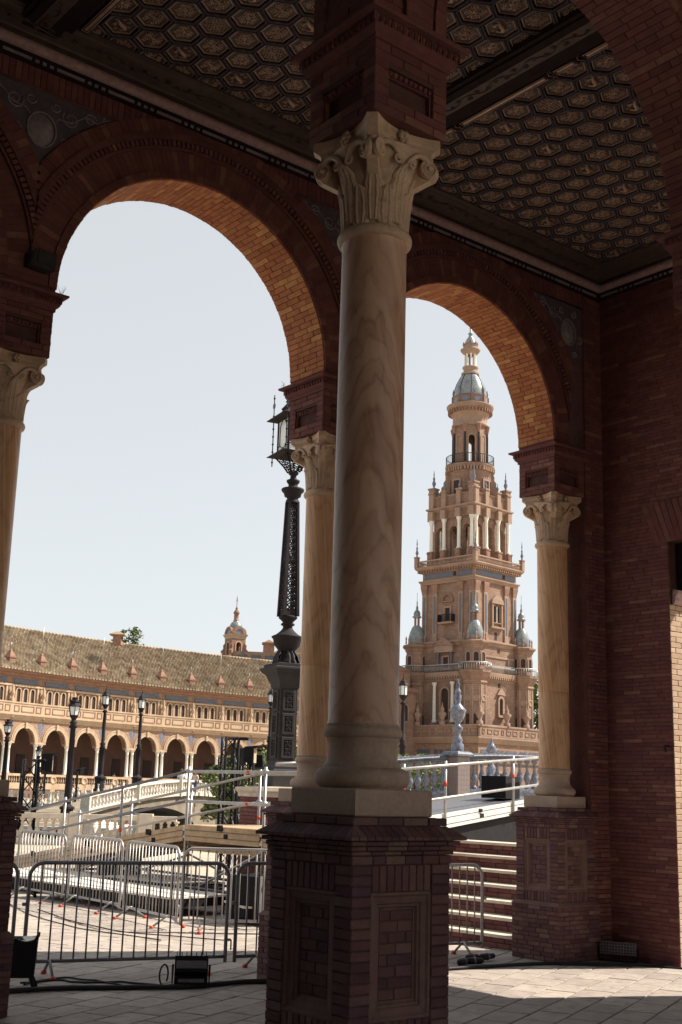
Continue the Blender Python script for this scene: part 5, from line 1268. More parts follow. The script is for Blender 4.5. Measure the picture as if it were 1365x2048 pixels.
for i, (rr, dd, tt) in enumerate(bay):
    tv = RGT*math.cos(tt)+FWD*math.sin(tt); nv = RGT*math.sin(tt)-FWD*math.cos(tt)
    M = frame(W(rr, dd), tv, -nv, Vector((0, 0, 1))); h = PB/2+.08
    g = link('arcade_bay', None, WG, M)
    obj('plinth_wall', MB().box(-h, h, -.35, 5.3, -.3, 1.5), M_FACT, g)
    for k in (-1, 1): obj('bench_niche', MB().box(k*1.2-.8, k*1.2+.8, -.40, -.352, .15, 1.05), M_INN, g)
    obj('balustrade', MB().box(-h, h, -.34, .04, 1.5, 1.70).box(-h, h, -.32, .02, 2.42, 2.68).box(-h, -2.05, -.33, .0, 1.70, 2.42).box(2.05, h, -.33, .0, 1.70, 2.42), M_FACT, g); link('balusters', balm, g)
    obj('medallion', MB().lathe([(.44, 0), (.44, .1), (.3, .14), (.28, .06), (0, .08)], 16, T(0, -.28, 2.06) @ Matrix.Rotation(PI/2, 4, 'X')), M_FACT, g)
    for x in (-PB/2+.42, PB/2-.42): link('arcade_column', colm, g, T(x, .05, 0)); 
    obj('gallery_wall', MB().box(-h, h, 4.6, 4.9, 1.5, 8.4), M_INN, g); obj('gallery_door', MB().box(-1.4, -.1, 4.5, 4.6, 1.5, 4.9), M_FACD, g)
    obj('gallery_floor', MB().box(-h, h, -.3, 4.6, 1.45, 1.52), M_INN, g)
    obj('impost', MB().box(-h, -1.52, -.28, .40, 5.9, 6.15), M_FACT, g); obj('impost', MB().box(1.52, h, -.28, .40, 5.9, 6.15), M_FACT, g)
    w_ = MB(); arch_strip(w_, -h, h, 0, 1.52, 6.14, 8.45, -.2, .55, None, 18); obj('spandrel_wall', w_, M_FAC, g)
    a_ = MB(); arch_ring(a_, 0, 1.50, 1.80, 6.15, -.30, -.1, None, 20); arch_ring(a_, 0, 1.84, 2.0, 6.15, -.27, -.1, None, 20); a_.box(-.14, .14, -.42, -.2, 7.55, 8.2); obj('archivolt', a_, M_FACT, g)
    obj('ceiling', MB().box(-h, h, .4, 4.7, 8.2, 8.4), M_INN, g)
    for sx in (-1, 1): s_ = MB(); s_.add([(sx*2.4, -.215, 6.5), (sx*1.75, -.215, 8.15), (sx*2.4, -.215, 8.15)], [(0, 1, 2)] if sx < 0 else [(0, 2, 1)]); obj('spandrel_tile', s_, M_BLUEW, g)
    cp = [(0, 8.40), (.16, 8.42), (.16, 8.60), (.34, 8.70), (.36, 8.86), (.50, 8.94), (.50, 9.02), (0, 9.06)]
    obj('string_course', MB().sweep([(o+.2, z) for o, z in cp], [(-h, 0), (h, 0)]), M_FACT, g)
    obj('corbel', MB().loft([[(-2.55, -.6, 8.6), (-2.25, -.6, 8.6), (-2.25, -.2, 8.2), (-2.55, -.2, 8.2)], [(-2.55, -.6, 8.9), (-2.25, -.6, 8.9), (-2.25, -.2, 8.9), (-2.55, -.2, 8.9)]]), M_TERR, g)
    pp_ = obj('parapet', MB().box(-h, h, -.35, 0, 9.0, 10.22).box(-h, h, -.42, .06, 10.22, 10.38), M_FACT, g)
    for x, wd in ((-1.65, .38), (0, .95), (1.65, .38)):
        f = MB()
        for a, b, c, e in ((-wd, wd, 9.30, 9.37), (-wd, wd, 9.93, 10.0), (-wd, -wd+.07, 9.3, 10.0), (wd-.07, wd, 9.3, 10.0)): f.box(x+a, x+b, -.40, -.352, c, e)
        obj('parapet_panel', f, M_TERR, pp_)
    obj('loggia_wall', MB().box(-h, h, .30, .8, 9.0, 13.3), M_FAC, g)
    for x in (-1.05, 0, 1.05):
        arch_window(g, T(x, .30, 0), .27, 10.3, 11.62, 'loggia_window', .13, M_FACT, .14, True, False)
        obj('window_colonnette', MB().lathe([(.11, 10.35), (.08, 10.5), (.075, 11.4), (.12, 11.65)], 8, T(x-.52, .18, 0)), M_FACT, g)
    for x in (-2.3, -1.85, 1.85, 2.3): obj('pilaster', MB().box(x-.14, x+.14, .12, .31, 10.3, 12.1), M_FACT, g)
    obj('frieze_band', MB().box(-h, h, .05, .32, 12.1, 12.3), M_FACT, g); obj('frieze_tile', MB().box(-1.8, 1.8, .22, .31, 12.45, 12.95), M_BLUE, g)
    obj('eave_cornice', MB().sweep([(-.3, 13.15), (-.05, 13.2), (.25, 13.4), (.25, 13.5), (.8, 13.62), (.85, 13.76), (-.3, 13.78)], [(-h, 0), (h, 0)]), M_TERR, g)
    link('parapet_statue', finm, g, T(-PB/2, -.3, 10.38))
    pn = link('eave_pinnacle', pinm, g, T(-PB/2, .55, 14.0)); 
    if i % 2: obj('spike', MB().tube([(0, 0, 2.1), (0, 0, 5.2)], .035, 4), M_GALV, pn)
    else: obj('spike', MB().tube([(0, 0, 2.1), (0, 0, 2.9)], .035, 4), M_GALV, pn)
    # roof: deck plus real cover tiles in courses
    obj('roof_deck', MB().add([(-h, -.95, 13.77), (h, -.95, 13.77), (h+.35, 8.4, 19.75), (-h-.35, 8.4, 19.75)], [(0, 1, 2, 3)]).add([(-h-.35, 8.4, 19.75), (h+.35, 8.4, 19.75), (h+.7, 17, 13.8), (-h-.7, 17, 13.8)], [(0, 1, 2, 3)]), M_ROOFD, g)
    nr = 10; nc = 18
    for a in range(nr):
        fx = (a+.5)/nr*2-1
        for c in range(nc):
            f0, f1 = c/nc, (c+1.08)/nc
            def pt(f, dx, up): return M @ Vector((fx*(PB/2+.30*f)+dx, -1.0+9.4*f, 13.78+5.99*f+up))
            w0 = .165; j = R.uniform(-.015, .015)
            v = [pt(f0, -w0, .0), pt(f0, 0+j, .26), pt(f0, w0, 0), pt(f1, -w0*.8, .0), pt(f1, 0+j, .19), pt(f1, w0*.8, 0)]
            roofm.add(v, [(0, 1, 4, 3), (1, 2, 5, 4), (0, 2, 1)])
            if (c*3+a*5) % 13 == 0: dots.add([pt(f0, -.14, .02), pt(f0, 0, .28), pt(f0, .14, .02), pt(f0+.012, -.14, .05), pt(f0+.012, 0, .31), pt(f0+.012, .14, .05)], [(0, 2, 1), (0, 1, 4, 3), (1, 2, 5, 4)])
    obj('ridge', MB().tube([(-h-.4, 8.4, 19.78), (h+.4, 8.4, 19.78)], .16, 6), M_ROOF, g)
ro_ = obj('roof_tiles', roofm, M_ROOF, WG); tag(ro_, kind='stuff'); tag(obj('mortar_fillets', dots, M_PALE, WG), kind='stuff')
ch = thing('roof_chimney', 'small brick chimney with tiled cap on the wing ridge', 'chimney', T(*W(-27.1, 151.5, 18.6)) @ RZ(YAW))
obj('shaft', MB().box(-.7, .7, -.5, .5, 0, 1.15), M_TERR, ch); obj('cap', MB().loft([sq(.95, 1.15), sq(.95, 1.25), sq(.2, 1.65)]), M_ROOF, ch)
for x in (-.35, .05, .45): obj('vent', MB().box(x-.1, x+.1, -.53, -.505, .5, .95), M_FACD, ch)

# ------------------------------------------------------------------ belfry turret behind the wing
bt_ = W(-15.15, 182); BT = thing('belfry_turret', 'small terracotta belfry with dome and spike behind the wing roof', 'turret', T(bt_.x, bt_.y, 0) @ RZ(YAW-math.radians(58)))
K = 1.14
core = MB()
for q in range(4):
    arch_strip(core, -K, K, 0, .42, 22.4, 23.35, -K, -K+.28, RZ(q*PI/2)); core.box(-K, -.42, -K, -K+.28, 20, 22.41, RZ(q*PI/2)); core.box(.42, K, -K, -K+.28, 20, 22.41, RZ(q*PI/2)); core.box(-.42, .42, -K, -K+.28, 20, 21.0, RZ(q*PI/2))
obj('belfry_walls', core, M_TERR, BT)
for q in range(4):
    a = MB(); arch_ring(a, 0, .42, .58, 22.4, -K-.07, -K); a.box(-.58, -.42, -K-.07, -K, 21, 22.4); a.box(.42, .58, -K-.07, -K, 21, 22.4); obj('arch_surround', a, M_FACT, BT, RZ(q*PI/2))
    gb = MB(); arch_ring(gb, 0, .70, 1.08, 24.05, -K-.12, -.2, None, 18); obj('curved_gable', gb, M_TERR, BT, RZ(q*PI/2))
    lun = [(.72*math.cos(PI*i/14), .72*math.sin(PI*i/14)) for i in range(15)]
    obj('lunette', MB().add([(x, -K-.02, 24.05+z) for x, z in lun], [tuple(range(15))]), M_BLUEW, BT, RZ(q*PI/2))
    vo = MB(); pts_ = [(1.15, 20.0), (2.35, 20.0), (2.4, 20.6), (2.05, 21.0), (2.15, 21.5), (1.75, 21.9), (1.8, 22.4), (1.45, 22.8), (1.15, 23.0)]
    n = len(pts_); vo.add([(x, -.18, z) for x, z in pts_]+[(x, .18, z) for x, z in pts_], [tuple(range(n)), tuple(reversed(range(n, 2*n)))]+[(i, n+i, n+(i+1) % n, (i+1) % n) for i in range(n)])
    obj('scroll_buttress', vo, M_TERR, BT, RZ(q*PI/2+PI/4))
    obj('ball', MB().lathe([(.1, 0), (.14, .2), (.05, .35), (.02, .6)], 8, T(K, -K, 24.1)), M_TERR, BT, RZ(q*PI/2))
obj('entablature', MB().sweep([(-.3, 23.3), (.02, 23.35), (.06, 23.6), (.2, 23.8), (.26, 24.0), (-.3, 24.06)], square(K), True), M_FACT, BT)
obj('dome', MB().lathe([(1.0, 24.9), (1.0, 25.1), (.92, 25.4), (.72, 25.75), (.42, 26.0), (.40, 26.1)], 20), M_DOME, BT)
obj('lantern', MB().lathe([(.40, 26.05), (.46, 26.15), (.36, 26.25), (.34, 27.1), (.48, 27.2), (.48, 27.3), (.3, 27.6), (.16, 27.8), (.2, 27.95), (.06, 28.2), (.05, 29.0), (.1, 29.1), (.015, 29.9)], 12), M_TERR, BT)
cbd = thing('central_building', 'brick parapet and hipped roof rising behind the wing at the big lamp', 'building', T(*W(-9.0, 181)) @ RZ(YAW-PI/2+.12))
obj('wall', MB().box(-6, 12, 0, 20, 0, 19.6), M_TERR, cbd); pr_ = obj('parapet', MB().box(-6.2, 12.2, -.3, .3, 19.6, 21.4), M_FAC, cbd)
for i in range(9): obj('tile_panel', MB().box(-5.6+2*i, -4.2+2*i, -.36, -.302, 19.9, 20.9), M_BLUE, pr_)
obj('roof', MB().loft([[(-2, 2, 20.5), (14, 2, 20.5), (14, 18, 20.5), (-2, 18, 20.5)], [(5.5, 9, 25.8), (6.5, 9, 25.8), (6.5, 11, 25.8), (5.5, 11, 25.8)]]), M_ROOF, cbd)
for x in (-1.0, 7.0): obj('chimney', MB().box(x-.8, x+.8, .6, 1.8, 20.5, 22.7).box(x-1, x+1, .4, 2.0, 22.7, 22.95).loft([[(x-.8, .6, 22.95), (x+.8, .6, 22.95), (x+.8, 1.8, 22.95), (x-.8, 1.8, 22.95)], [(x-.1, 1.1, 23.4), (x+.1, 1.1, 23.4), (x+.1, 1.3, 23.4), (x-.1, 1.3, 23.4)]]), M_TERR, cbd)
# ------------------------------------------------------------------ the tower
tw_ = W(21.15, 196.5); TW = thing('bell_tower', 'tall ornate brick tower with white belfry columns and tiled dome', 'tower', T(tw_.x, tw_.y, 0) @ RZ(YAW-PI/4))
KS = 196.5/190
def part(nm, mb, mat, par=None, M=None): return obj(nm, mb, mat, par or TW, M)
def f4(fn):
    for q in range(4): fn(q, RZ(q*PI/2))
def sqr(h): return [(-h, -h), (h, -h), (h, h), (-h, h)]
def corn(prof, h, nm, mat=M_TOWT): return part(nm, MB().sweep(prof, sqr(h), True), mat)
# ground storey and terrace
a0 = 9.0
part('base_storey', MB().box(-a0, a0, -a0, a0, -.2, 10.2), M_TOW)
corn([(-.5, 6.1), (.15, 6.2), (.25, 6.4), (-.5, 6.5)], a0, 'base_string')
corn([(-.5, 8.9), (.2, 9.0), (.45, 9.4), (.6, 9.7), (.6, 9.95), (-.5, 10.0)], a0, 'base_cornice')
def basef(q, M):
    for x, w_ in ((-6.9, 1.5), (-4.4, .35), (-3.4, .35), (-1.2, 1.3), (1.2, .35), (2.2, .35), (4.8, 1.7)): part('frieze_tile', MB().box(x-w_, x+w_, -a0-.06, -a0, 7.2, 8.1), M_BLUE, None, M)
    part('terrace_parapet', MB().box(-a0-.3, a0+.3, -a0-.3, -a0+.1, 10.0, 11.4).box(-a0-.4, a0+.4, -a0-.42, -a0+.2, 11.4, 11.65), M_TOWT, None, M)
    for i in range(12):
        f = MB(); x = -8.2+i*1.5; w_ = .55 if i % 3 else .3
        for a, b, c, e in ((-w_, w_, 10.35, 10.47), (-w_, w_, 10.93, 11.05), (-w_, -w_+.12, 10.35, 11.05), (w_-.12, w_, 10.35, 11.05)): f.box(x+a, x+b, -a0-.38, -a0-.302, c, e)
        part('parapet_panel', f, M_TOW, None, M)
    arch_window(TW, M @ T(-3.8, -a0, 0), 1.25, .2, 3.6, 'portal', .45, M_TOWT, .2, True, False)
    arch_window(TW, M @ T(3.8, -a0, 0), 1.0, .2, 3.4, 'portal', .4, M_TOWT, .2, True, False)
    for x in (-8.8, -2.4, 2.4): 
        part('terrace_urn', MB().lathe([(.5, 11.6), (.5, 12.1), (.2, 12.25), (.5, 12.9), (.7, 13.3), (.25, 13.6), (.35, 13.9), (.12, 14.3), (.03, 14.9)], 10, T(x, -a0-.1, 0)), M_TOWT, None, M)
f4(basef)
# lower storey
a1, t1, rt1 = 5.75, 5.75, 1.75
part('lower_storey', MB().box(-a1, a1, -a1, a1, 9.9, 19.2), M_TOW)
part('upper_storey', MB().box(-a1+.15, a1-.15, -a1+.15, a1-.15, 19.0, 24.5), M_TOW)
corn([(-.5, 23.6), (.1, 23.7), (.25, 24.0), (.5, 24.25), (.5, 24.45), (-.5, 24.7)], a1-.15, 'upper_cornice')
def ogr(r, n=8): return [(r*math.cos(2*PI*i/n+PI/8), r*math.sin(2*PI*i/n+PI/8)) for i in range(n)]
def turret(q, M):
    t = link('corner_turret', None, TW, M @ T(-t1, -t1, 0))
    def oc(prof, mat, nm): obj(nm, MB().lathe(prof, 8, None, False, ph=PI/8), mat, t)
    oc([(rt1+.35, 9.9), (rt1+.3, 11.0), (rt1+.05, 11.4), (rt1, 11.6), (rt1, 17.6), (rt1+.2, 17.9), (rt1+.1, 18.2), (rt1+.5, 18.9), (rt1+.75, 19.4), (rt1+.75, 19.75), (rt1-.05, 19.76)], M_TOW, 'lower_shaft')
    oc([(rt1-.1, 19.7), (rt1-.1, 23.0), (rt1+.1, 23.2), (rt1+.1, 23.4), (rt1+.5, 23.75), (rt1+.5, 24.0), (rt1-.3, 24.25), (rt1-.4, 24.6)], M_TOW, 'upper_shaft')
    for k in range(8):
        A = RZ(k*PI/4); ap = rt1*math.cos(PI/8)
        if k in (2, 3, 4, 5, 6, 7, 0):
            arch_window(t, A @ T(0, -ap+.085, 0), .36, 20.9, 22.0, 'turret_opening', .16, M_TOWT, .1)
        for x in (-.52, .52): obj('turret_pilaster', MB().box(x-.12, x+.12, -ap-.08, -ap+.02, 11.8, 17.6), M_TOWT, t, A)
        oo = MB().lathe([(.52, 0), (.52, .12), (.36, .12), (.34, .04)], 14, T(0, -ap, 15.6) @ Matrix.Rotation(PI/2, 4, 'X')); og = obj('oculus_frame', oo, M_TOWT, t, A)
        obj('oculus', MB().lathe([(.34, 0), (0, .005)], 14, T(0, -ap-.03, 15.6) @ Matrix.Rotation(PI/2, 4, 'X')), M_FACD, og)
        obj('slit', MB().box(-.32, .32, -ap-.03, -ap+.1, 11.7, 13.3), M_FACD, t, A)
    rm = MB(); n = 16
    for k in range(40):
        a = 2*PI*k/40; rm.tube([((rt1+.68)*math.cos(a), (rt1+.68)*math.sin(a), 19.75), ((rt1+.68)*math.cos(a), (rt1+.68)*math.sin(a), 20.8)], .045, 4)
    rm.tube([((rt1+.68)*math.cos(2*PI*k/24), (rt1+.68)*math.sin(2*PI*k/24), 20.8) for k in range(24)], .08, 5, closed=True); obj('turret_railing', rm, M_GALV, t)
    obj('turret_dome', MB().lathe([(1.30, 24.4), (1.34, 24.7), (1.26, 25.4), (1.05, 26.2), (.75, 26.9), (.5, 27.2)], 20), M_DOME, t)
    for k in range(8): obj('dome_pinnacle', MB().lathe([(.14, 24.3), (.1, 24.9), (.16, 25.1), (.03, 25.5)], 6, T(1.62*math.cos(k*PI/4), 1.62*math.sin(k*PI/4), 0)), M_TOWT, t)
    for k in range(4): obj('lantern_leg', MB().box(-.13, .13, .25, .45, 27.1, 28.5), M_TERR, t, RZ(k*PI/2))
    obj('lantern_cap', MB().lathe([(.62, 28.4), (.75, 28.6), (.5, 28.75), (.56, 29.1), (.4, 29.5), (.16, 29.7), (.22, 30.0), (.08, 30.4), (.1, 30.8), (.03, 31.2), (.03, 32.4)], 12), M_DOME, t)
f4(turret)
# balcony between turrets
corn([(-.4, 18.2), (.1, 18.4), (.2, 18.9), (.55, 19.1), (.6, 19.5), (.6, 19.7), (-.4, 19.74)], a1, 'balcony_slab')
def balc(q, M):
    rm = MB()
    for i in range(34): x = -3.9+i*.236; rm.tube([(x, -a1-.52, 19.7), (x, -a1-.52, 20.8)], .045, 4)
    rm.box(-3.95, 3.95, -a1-.6, -a1-.44, 20.75, 20.88); part('balcony_railing', rm, M_GALV, None, M)
    cb_ = MB()
    for i in range(16): x = -3.8+i*.507; cb_.box(x-.12, x+.12, -a1-.55, -a1+.1, 18.75, 19.1)
    part('balcony_brackets', cb_, M_TOWT, None, M)
f4(balc)
def lowf(q, M):
    if q % 2 == 0:      # right-hand faces: one small aedicule window per storey
        arch_window(TW, M @ T(.3, -a1, 0), .42, 13.5, 15.6, 'storey_window', .34, M_TOWT, .3)
        part('window_crest', MB().loft([[(-.75, -a1-.35, 16.5), (1.35, -a1-.35, 16.5), (1.35, -a1, 16.5), (-.75, -a1, 16.5)], [(.0, -a1-.35, 17.4), (.6, -a1-.35, 17.4), (.6, -a1, 17.4), (0, -a1, 17.4)]]), M_TOWT, None, M)
        for x in (.1,): part('vent_window', MB().box(x-.3, x+.3, -a1-.03, -a1+.1, 17.6, 18.2), M_FACD, None, M)
        part('vent_window', MB().box(-.1, .45, -a1+.1, -a1+.3, 22.9, 23.4), M_FACD, None, M)
        part('string', MB().box(-3.9, 3.9, -a1+.02, -a1+.3, 22.0, 22.3), M_TOWT, None, M)
        part('pilaster', MB().box(2.3, 2.75, -a1+.0, -a1+.3, 19.7, 22.0), M_TOWT, None, M)
    else:               # left-hand faces: twin white columns, pedimented aedicule above
        arch_window(TW, M @ T(.1, -a1, 0), .72, 12.6, 16.6, 'storey_window', .3, M_TOWT, .2)
        for x in (-1.75, 1.75):
            part('white_column', MB().lathe([(.40, 12.2), (.40, 12.5), (.30, 12.7), (.28, 15), (.24, 17.6), (.40, 18.0), (.42, 18.2)], 12, T(x+.1, -a1-.45, 0)), M_WHITE, None, M); part('column_pedestal', MB().box(x-.42, x+.62, -a1-.95, -a1, 11.6, 12.2), M_TOWT, None, M)
        arch_window(TW, M @ T(.1, -a1+.15, 0), .5, 20.3, 22.0, 'aedicule_window', .25, M_TOWT, .2, False)
        for x in (-1.2, 1.4): part('aedicule_column', MB().lathe([(.24, 19.8), (.2, 20.2), (.18, 22.3), (.28, 22.7)], 10, T(x, -a1-.25, 0)), M_BLUE, None, M)
        part('aedicule_entablature', MB().box(-1.7, 1.9, -a1-.6, -a1+.2, 22.7, 23.7), M_TOWT, None, M)
        pd = MB(); pd.add([(-2.0, -a1-.7, 23.7), (2.2, -a1-.7, 23.7), (.1, -a1-.7, 25.0), (-2.0, -a1+.2, 23.7), (2.2, -a1+.2, 23.7), (.1, -a1+.2, 25.0)], [(0, 1, 2), (0, 2, 5, 3), (1, 4, 5, 2), (0, 3, 4, 1)]); part('pediment', pd, M_TOW, None, M)
f4(lowf)
# main shaft
a2 = 5.1
part('shaft', MB().box(-a2, a2, -a2, a2, 24.3, 34.2), M_TOW)
def shaf(q, M):
    for x in (-a2+.45, -a2*.50, a2*.50, a2-.45):
        p = part('giant_pilaster', MB().box(x-.42, x+.42, -a2-.22, -a2+.05, 24.9, 33.4).box(x-.55, x+.55, -a2-.3, -a2+.05, 24.4, 25.1), M_TOWT, None, M)
        obj('pilaster_tile_strip', MB().box(x-.17, x+.17, -a2-.26, -a2-.2, 25.8, 31.6), M_BLUE, p)
        obj('pilaster_capital', MB().loft([[(x-.42, -a2-.24, 32.0), (x+.42, -a2-.24, 32.0), (x+.42, -a2, 32.0), (x-.42, -a2, 32.0)], [(x-.62, -a2-.42, 33.2), (x+.62, -a2-.42, 33.2), (x+.62, -a2, 33.2), (x-.62, -a2, 33.2)], [(x-.62, -a2-.42, 33.45), (x+.62, -a2-.42, 33.45), (x+.62, -a2, 33.45), (x-.62, -a2, 33.45)]]), M_TERR, p)
    if q % 2 == 0:
        g = arch_window(TW, M @ T(-.35, -a2, 0), .36, 27.5, 29.8, 'twin_window', .12, M_TOWT, .2); arch_window(TW, M @ T(.55, -a2, 0), .36, 27.5, 29.8, 'twin_window', .12, M_TOWT, .2)
        part('mullion_column', MB().lathe([(.12, 27.5), (.08, 27.8), (.08, 29.6), (.14, 29.9)], 8, T(.1, -a2-.2, 0)), M_WHITE, None, M)
        for x in (-1.05, 1.25): part('window_jamb', MB().box(x-.16, x+.16, -a2-.4, -a2, 26.8, 30.5), M_TOWT, None, M)
        part('window_crest', MB().loft([[(-1.4, -a2-.5, 30.4), (1.6, -a2-.5, 30.4), (1.6, -a2, 30.4), (-1.4, -a2, 30.4)], [(-1.2, -a2-.5, 31.0), (1.4, -a2-.5, 31.0), (1.4, -a2, 31.0), (-1.2, -a2, 31.0)], [(-.15, -a2-.4, 31.8), (.35, -a2-.4, 31.8), (.35, -a2, 31.8), (-.15, -a2, 31.8)]]), M_TOWT, None, M)
        part('sill', MB().box(-1.5, 1.7, -a2-.5, -a2, 26.6, 26.9), M_TOWT, None, M); part('square_window', MB().box(-.2, .4, -a2-.03, -a2+.1, 24.9, 26.0), M_FACD, None, M)
    else:
        arch_window(TW, M @ T(0, -a2, 0), .48, 27.6, 29.6, 'balcony_window', .3, M_TOWT, .25, False)
        part('balcony', MB().box(-1.35, 1.35, -a2-.9, -a2, 27.1, 27.4), M_TOWT, None, M)
        rm = MB()
        for i in range(13): x = -1.3+i*.2167; rm.tube([(x, -a2-.86, 27.4), (x, -a2-.86, 28.5)], .04, 4)
        rm.box(-1.35, 1.35, -a2-.92, -a2-.8, 28.45, 28.55); rm.box(-1.35, -1.28, -a2-.9, -a2, 27.4, 28.55); rm.box(1.28, 1.35, -a2-.9, -a2, 27.4, 28.55); part('balcony_rail', rm, M_IRON, None, M)
        a_ = MB(); arch_ring(a_, 0, .9, 1.15, 30.7, -a2-.3, -a2, None, 12); a_.box(-1.1, 1.1, -a2-.35, -a2, 30.5, 30.7); part('window_gable', a_, M_TERR, None, M)
    part('frieze_tile', MB().box(-4.7, .9 if q % 2 else 1.6, -a2-.13, -a2, 34.45, 35.25).box(1.8 if q % 2 else 2.3, 4.7, -a2-.13, -a2, 34.45, 35.25), M_BLUE, None, M)
    part('frieze_vent', MB().box(1.05 if q % 2 else 1.7, 1.6 if q % 2 else 2.2, -a2-.14, -a2, 34.5, 35.2), M_FACD, None, M)
f4(shaf)
corn([(-.4, 33.4), (.3, 33.5), (.35, 33.8), (.55, 34.0), (.55, 34.15), (-.4, 34.2)], a2, 'architrave')
part('frieze_wall', MB().box(-a2-.06, a2+.06, -a2-.06, a2+.06, 34.1, 35.6), M_TOWT)
corn([(-.4, 35.3), (.3, 35.4), (.4, 35.6), (.85, 35.9), (1.0, 36.1), (1.0, 36.3), (-.4, 36.4)], a2, 'main_cornice')
def mod(q, M):
    m_ = MB()
    for i in range(22): x = -5.5+i*.524; m_.box(x-.13, x+.13, -a2-.78, -a2-.1, 35.45, 35.85)
    part('modillions', m_, M_TERR, None, M)
    rm = MB()
    for i in range(44):
        x = -5.6+i*.2605
        rm.lathe([(.06, 36.35), (.1, 36.6), (.05, 36.9), (.07, 37.15)], 5, T(x, -a2-.75, 0))
    rm.box(-5.8, 5.8, -a2-.86, -a2-.62, 37.12, 37.32); part('deck_balustrade', rm, M_TOWT, None, M)
    part('corner_pedestal', MB().box(-a2-1.05, -a2-.45, -a2-1.05, -a2-.45, 36.3, 37.9).box(-a2-1.12, -a2-.38, -a2-1.12, -a2-.38, 37.9, 38.05), M_TOWT, None, M)
    part('corner_finial', MB().lathe([(.2, 38.0), (.1, 38.3), (.26, 38.7), (.1, 39.2), (.16, 39.5), (.04, 39.8), (.1, 40.1), (.02, 41.0)], 10, T(-a2-.75, -a2-.75, 0)), M_BLUEW, None, M)
f4(mod)
# belfry
a3 = 4.0
part('belfry_floor', MB().box(-a3-.6, a3+.6, -a3-.6, a3+.6, 36.2, 36.6), M_TOW)
def belf(q, M):
    b_ = MB(); ow = 2.62
    for k in (-1, 0, 1):
        xc = k*ow; arch_strip(b_, xc-ow/2-.02, xc+ow/2+.02, xc, .72, 42.0, 44.2, -a3, -a3+.7, M, 12)
    part('belfry_arches', b_, M_TOW)
    for x in (-a3+.05, -ow/2, ow/2, a3-.05):
        part('belfry_pier', MB().box(x-.58, x+.58, -a3+.0, -a3+.72, 36.5, 42.05), M_TOW, None, M)
    for k in (-1, 0, 1): part('arch_panel', MB().box(k*ow-.72, k*ow+.72, -a3+.25, -a3+.45, 36.5, 38.0), M_TOW, None, M)
    for x in (-a3-.02, -1.50, 1.50, a3+.02):
        g = part('column_pedestal', MB().box(x-.48, x+.48, -a3-.92, -a3+.05, 36.4, 38.6).box(x-.55, x+.55, -a3-1.0, -a3+.05, 38.6, 38.85).box(x-.3, x+.3, -a3-.97, -a3-.9, 36.9, 38.3), M_TERR, None, M)
        part('belfry_column', MB().lathe([(.40, 38.85), (.40, 39.05), (.30, 39.2), (.30, 41), (.25, 43.0), (.30, 43.1), (.26, 43.2), (.44, 43.75), (.46, 43.9)], 14, T(x, -a3-.48, 0)), M_WHITE, None, M)
        part('entablature_block', MB().box(x-.48, x+.48, -a3-.95, -a3+.1, 43.88, 45.3), M_TOWT, None, M)
        part('attic_block', MB().box(x-.42, x+.42, -a3-.75, -a3+.1, 45.8, 48.2).box(x-.52, x+.52, -a3-.86, -a3+.1, 48.2, 48.45), M_TOWT, None, M)
        if abs(x) < 3: part('attic_finial', MB().lathe([(.2, 48.4), (.12, 48.7), (.24, 49.0), (.1, 49.3), (.03, 49.9)], 8, T(x, -a3-.4, 0)), M_BLUEW, None, M)
    part('corner_block', MB().box(-a3-.62, -a3+.5, -a3-.62, -a3+.5, 46.0, 49.0).box(-a3-.75, -a3+.6, -a3-.75, -a3+.6, 49.0, 49.25), M_TOWT, None, M)
    part('attic_obelisk', MB().lathe([(.25, 49.2), (.12, 49.5), (.34, 50.1), (.14, 50.6), (.2, 50.9), (.06, 51.3), (.1, 51.5), (.02, 52.3)], 10, T(-a3-.05, -a3-.05, 0)), M_BLUEW, None, M)
f4(belf)
part('belfry_entablature', MB().box(-a3-.2, a3+.2, -a3-.2, a3+.2, 43.95, 45.4), M_TOW)
corn([(-.4, 45.0), (.3, 45.1), (.7, 45.4), (.95, 45.6), (.95, 45.8), (-.4, 46.0)], a3, 'belfry_cornice')
part('attic_wall', MB().box(-a3-.3, a3+.3, -a3-.3, a3+.3, 45.8, 47.6), M_TOW); corn([(-.4, 47.4), (.05, 47.5), (.2, 47.7), (-.4, 47.8)], a3+.3, 'attic_coping', M_TOWT)
# drum, railing, upper drum
part('lower_drum', MB().lathe([(3.25, 46), (3.25, 50.4), (3.45, 50.6), (3.3, 50.8), (3.35, 51.5), (3.6, 52.2), (3.95, 52.6), (3.95, 52.9)], 32), M_TOW)
for k in range(8):
    A = RZ(k*PI/4)
    arch_window(TW, A @ T(0, -3.27, 0), .55, 47.6, 50.2, 'drum_window', .28, M_TOWT, .12, False)
    br_ = MB()
    for j in range(6): x = -1.2+.48*j; br_.box(x-.1, x+.1, -3.85, -3.2, 51.8, 52.45)
    part('bracket', br_, M_TOWT, None, A)
for q in range(4):
    vo = MB(); pts_ = [(3.1, 46.5), (4.4, 46.5), (5.1, 47.0), (5.25, 47.8), (4.95, 48.5), (4.45, 48.8), (4.55, 49.4), (4.15, 49.8), (4.2, 50.3), (3.85, 50.8), (3.9, 51.3), (3.6, 51.8), (3.1, 52.0)]
    n = len(pts_); vo.add([(x, -.45, z) for x, z in pts_]+[(x, .45, z) for x, z in pts_], [tuple(range(n)), tuple(reversed(range(n, 2*n)))]+[(i, n+i, n+(i+1) % n, (i+1) % n) for i in range(n)])
    for s_ in (-1, 1): vo.lathe([(.62, 0), (.62, .12), (.42, .12), (.4, .03), (.2, .03), (.18, .15), (0, .15)], 14, T(4.5, s_*.45, 47.6) @ Matrix.Rotation(-s_*PI/2, 4, 'X'))
    part('scroll_buttress', vo, M_TOWT, None, RZ(q*PI/2+PI/4))
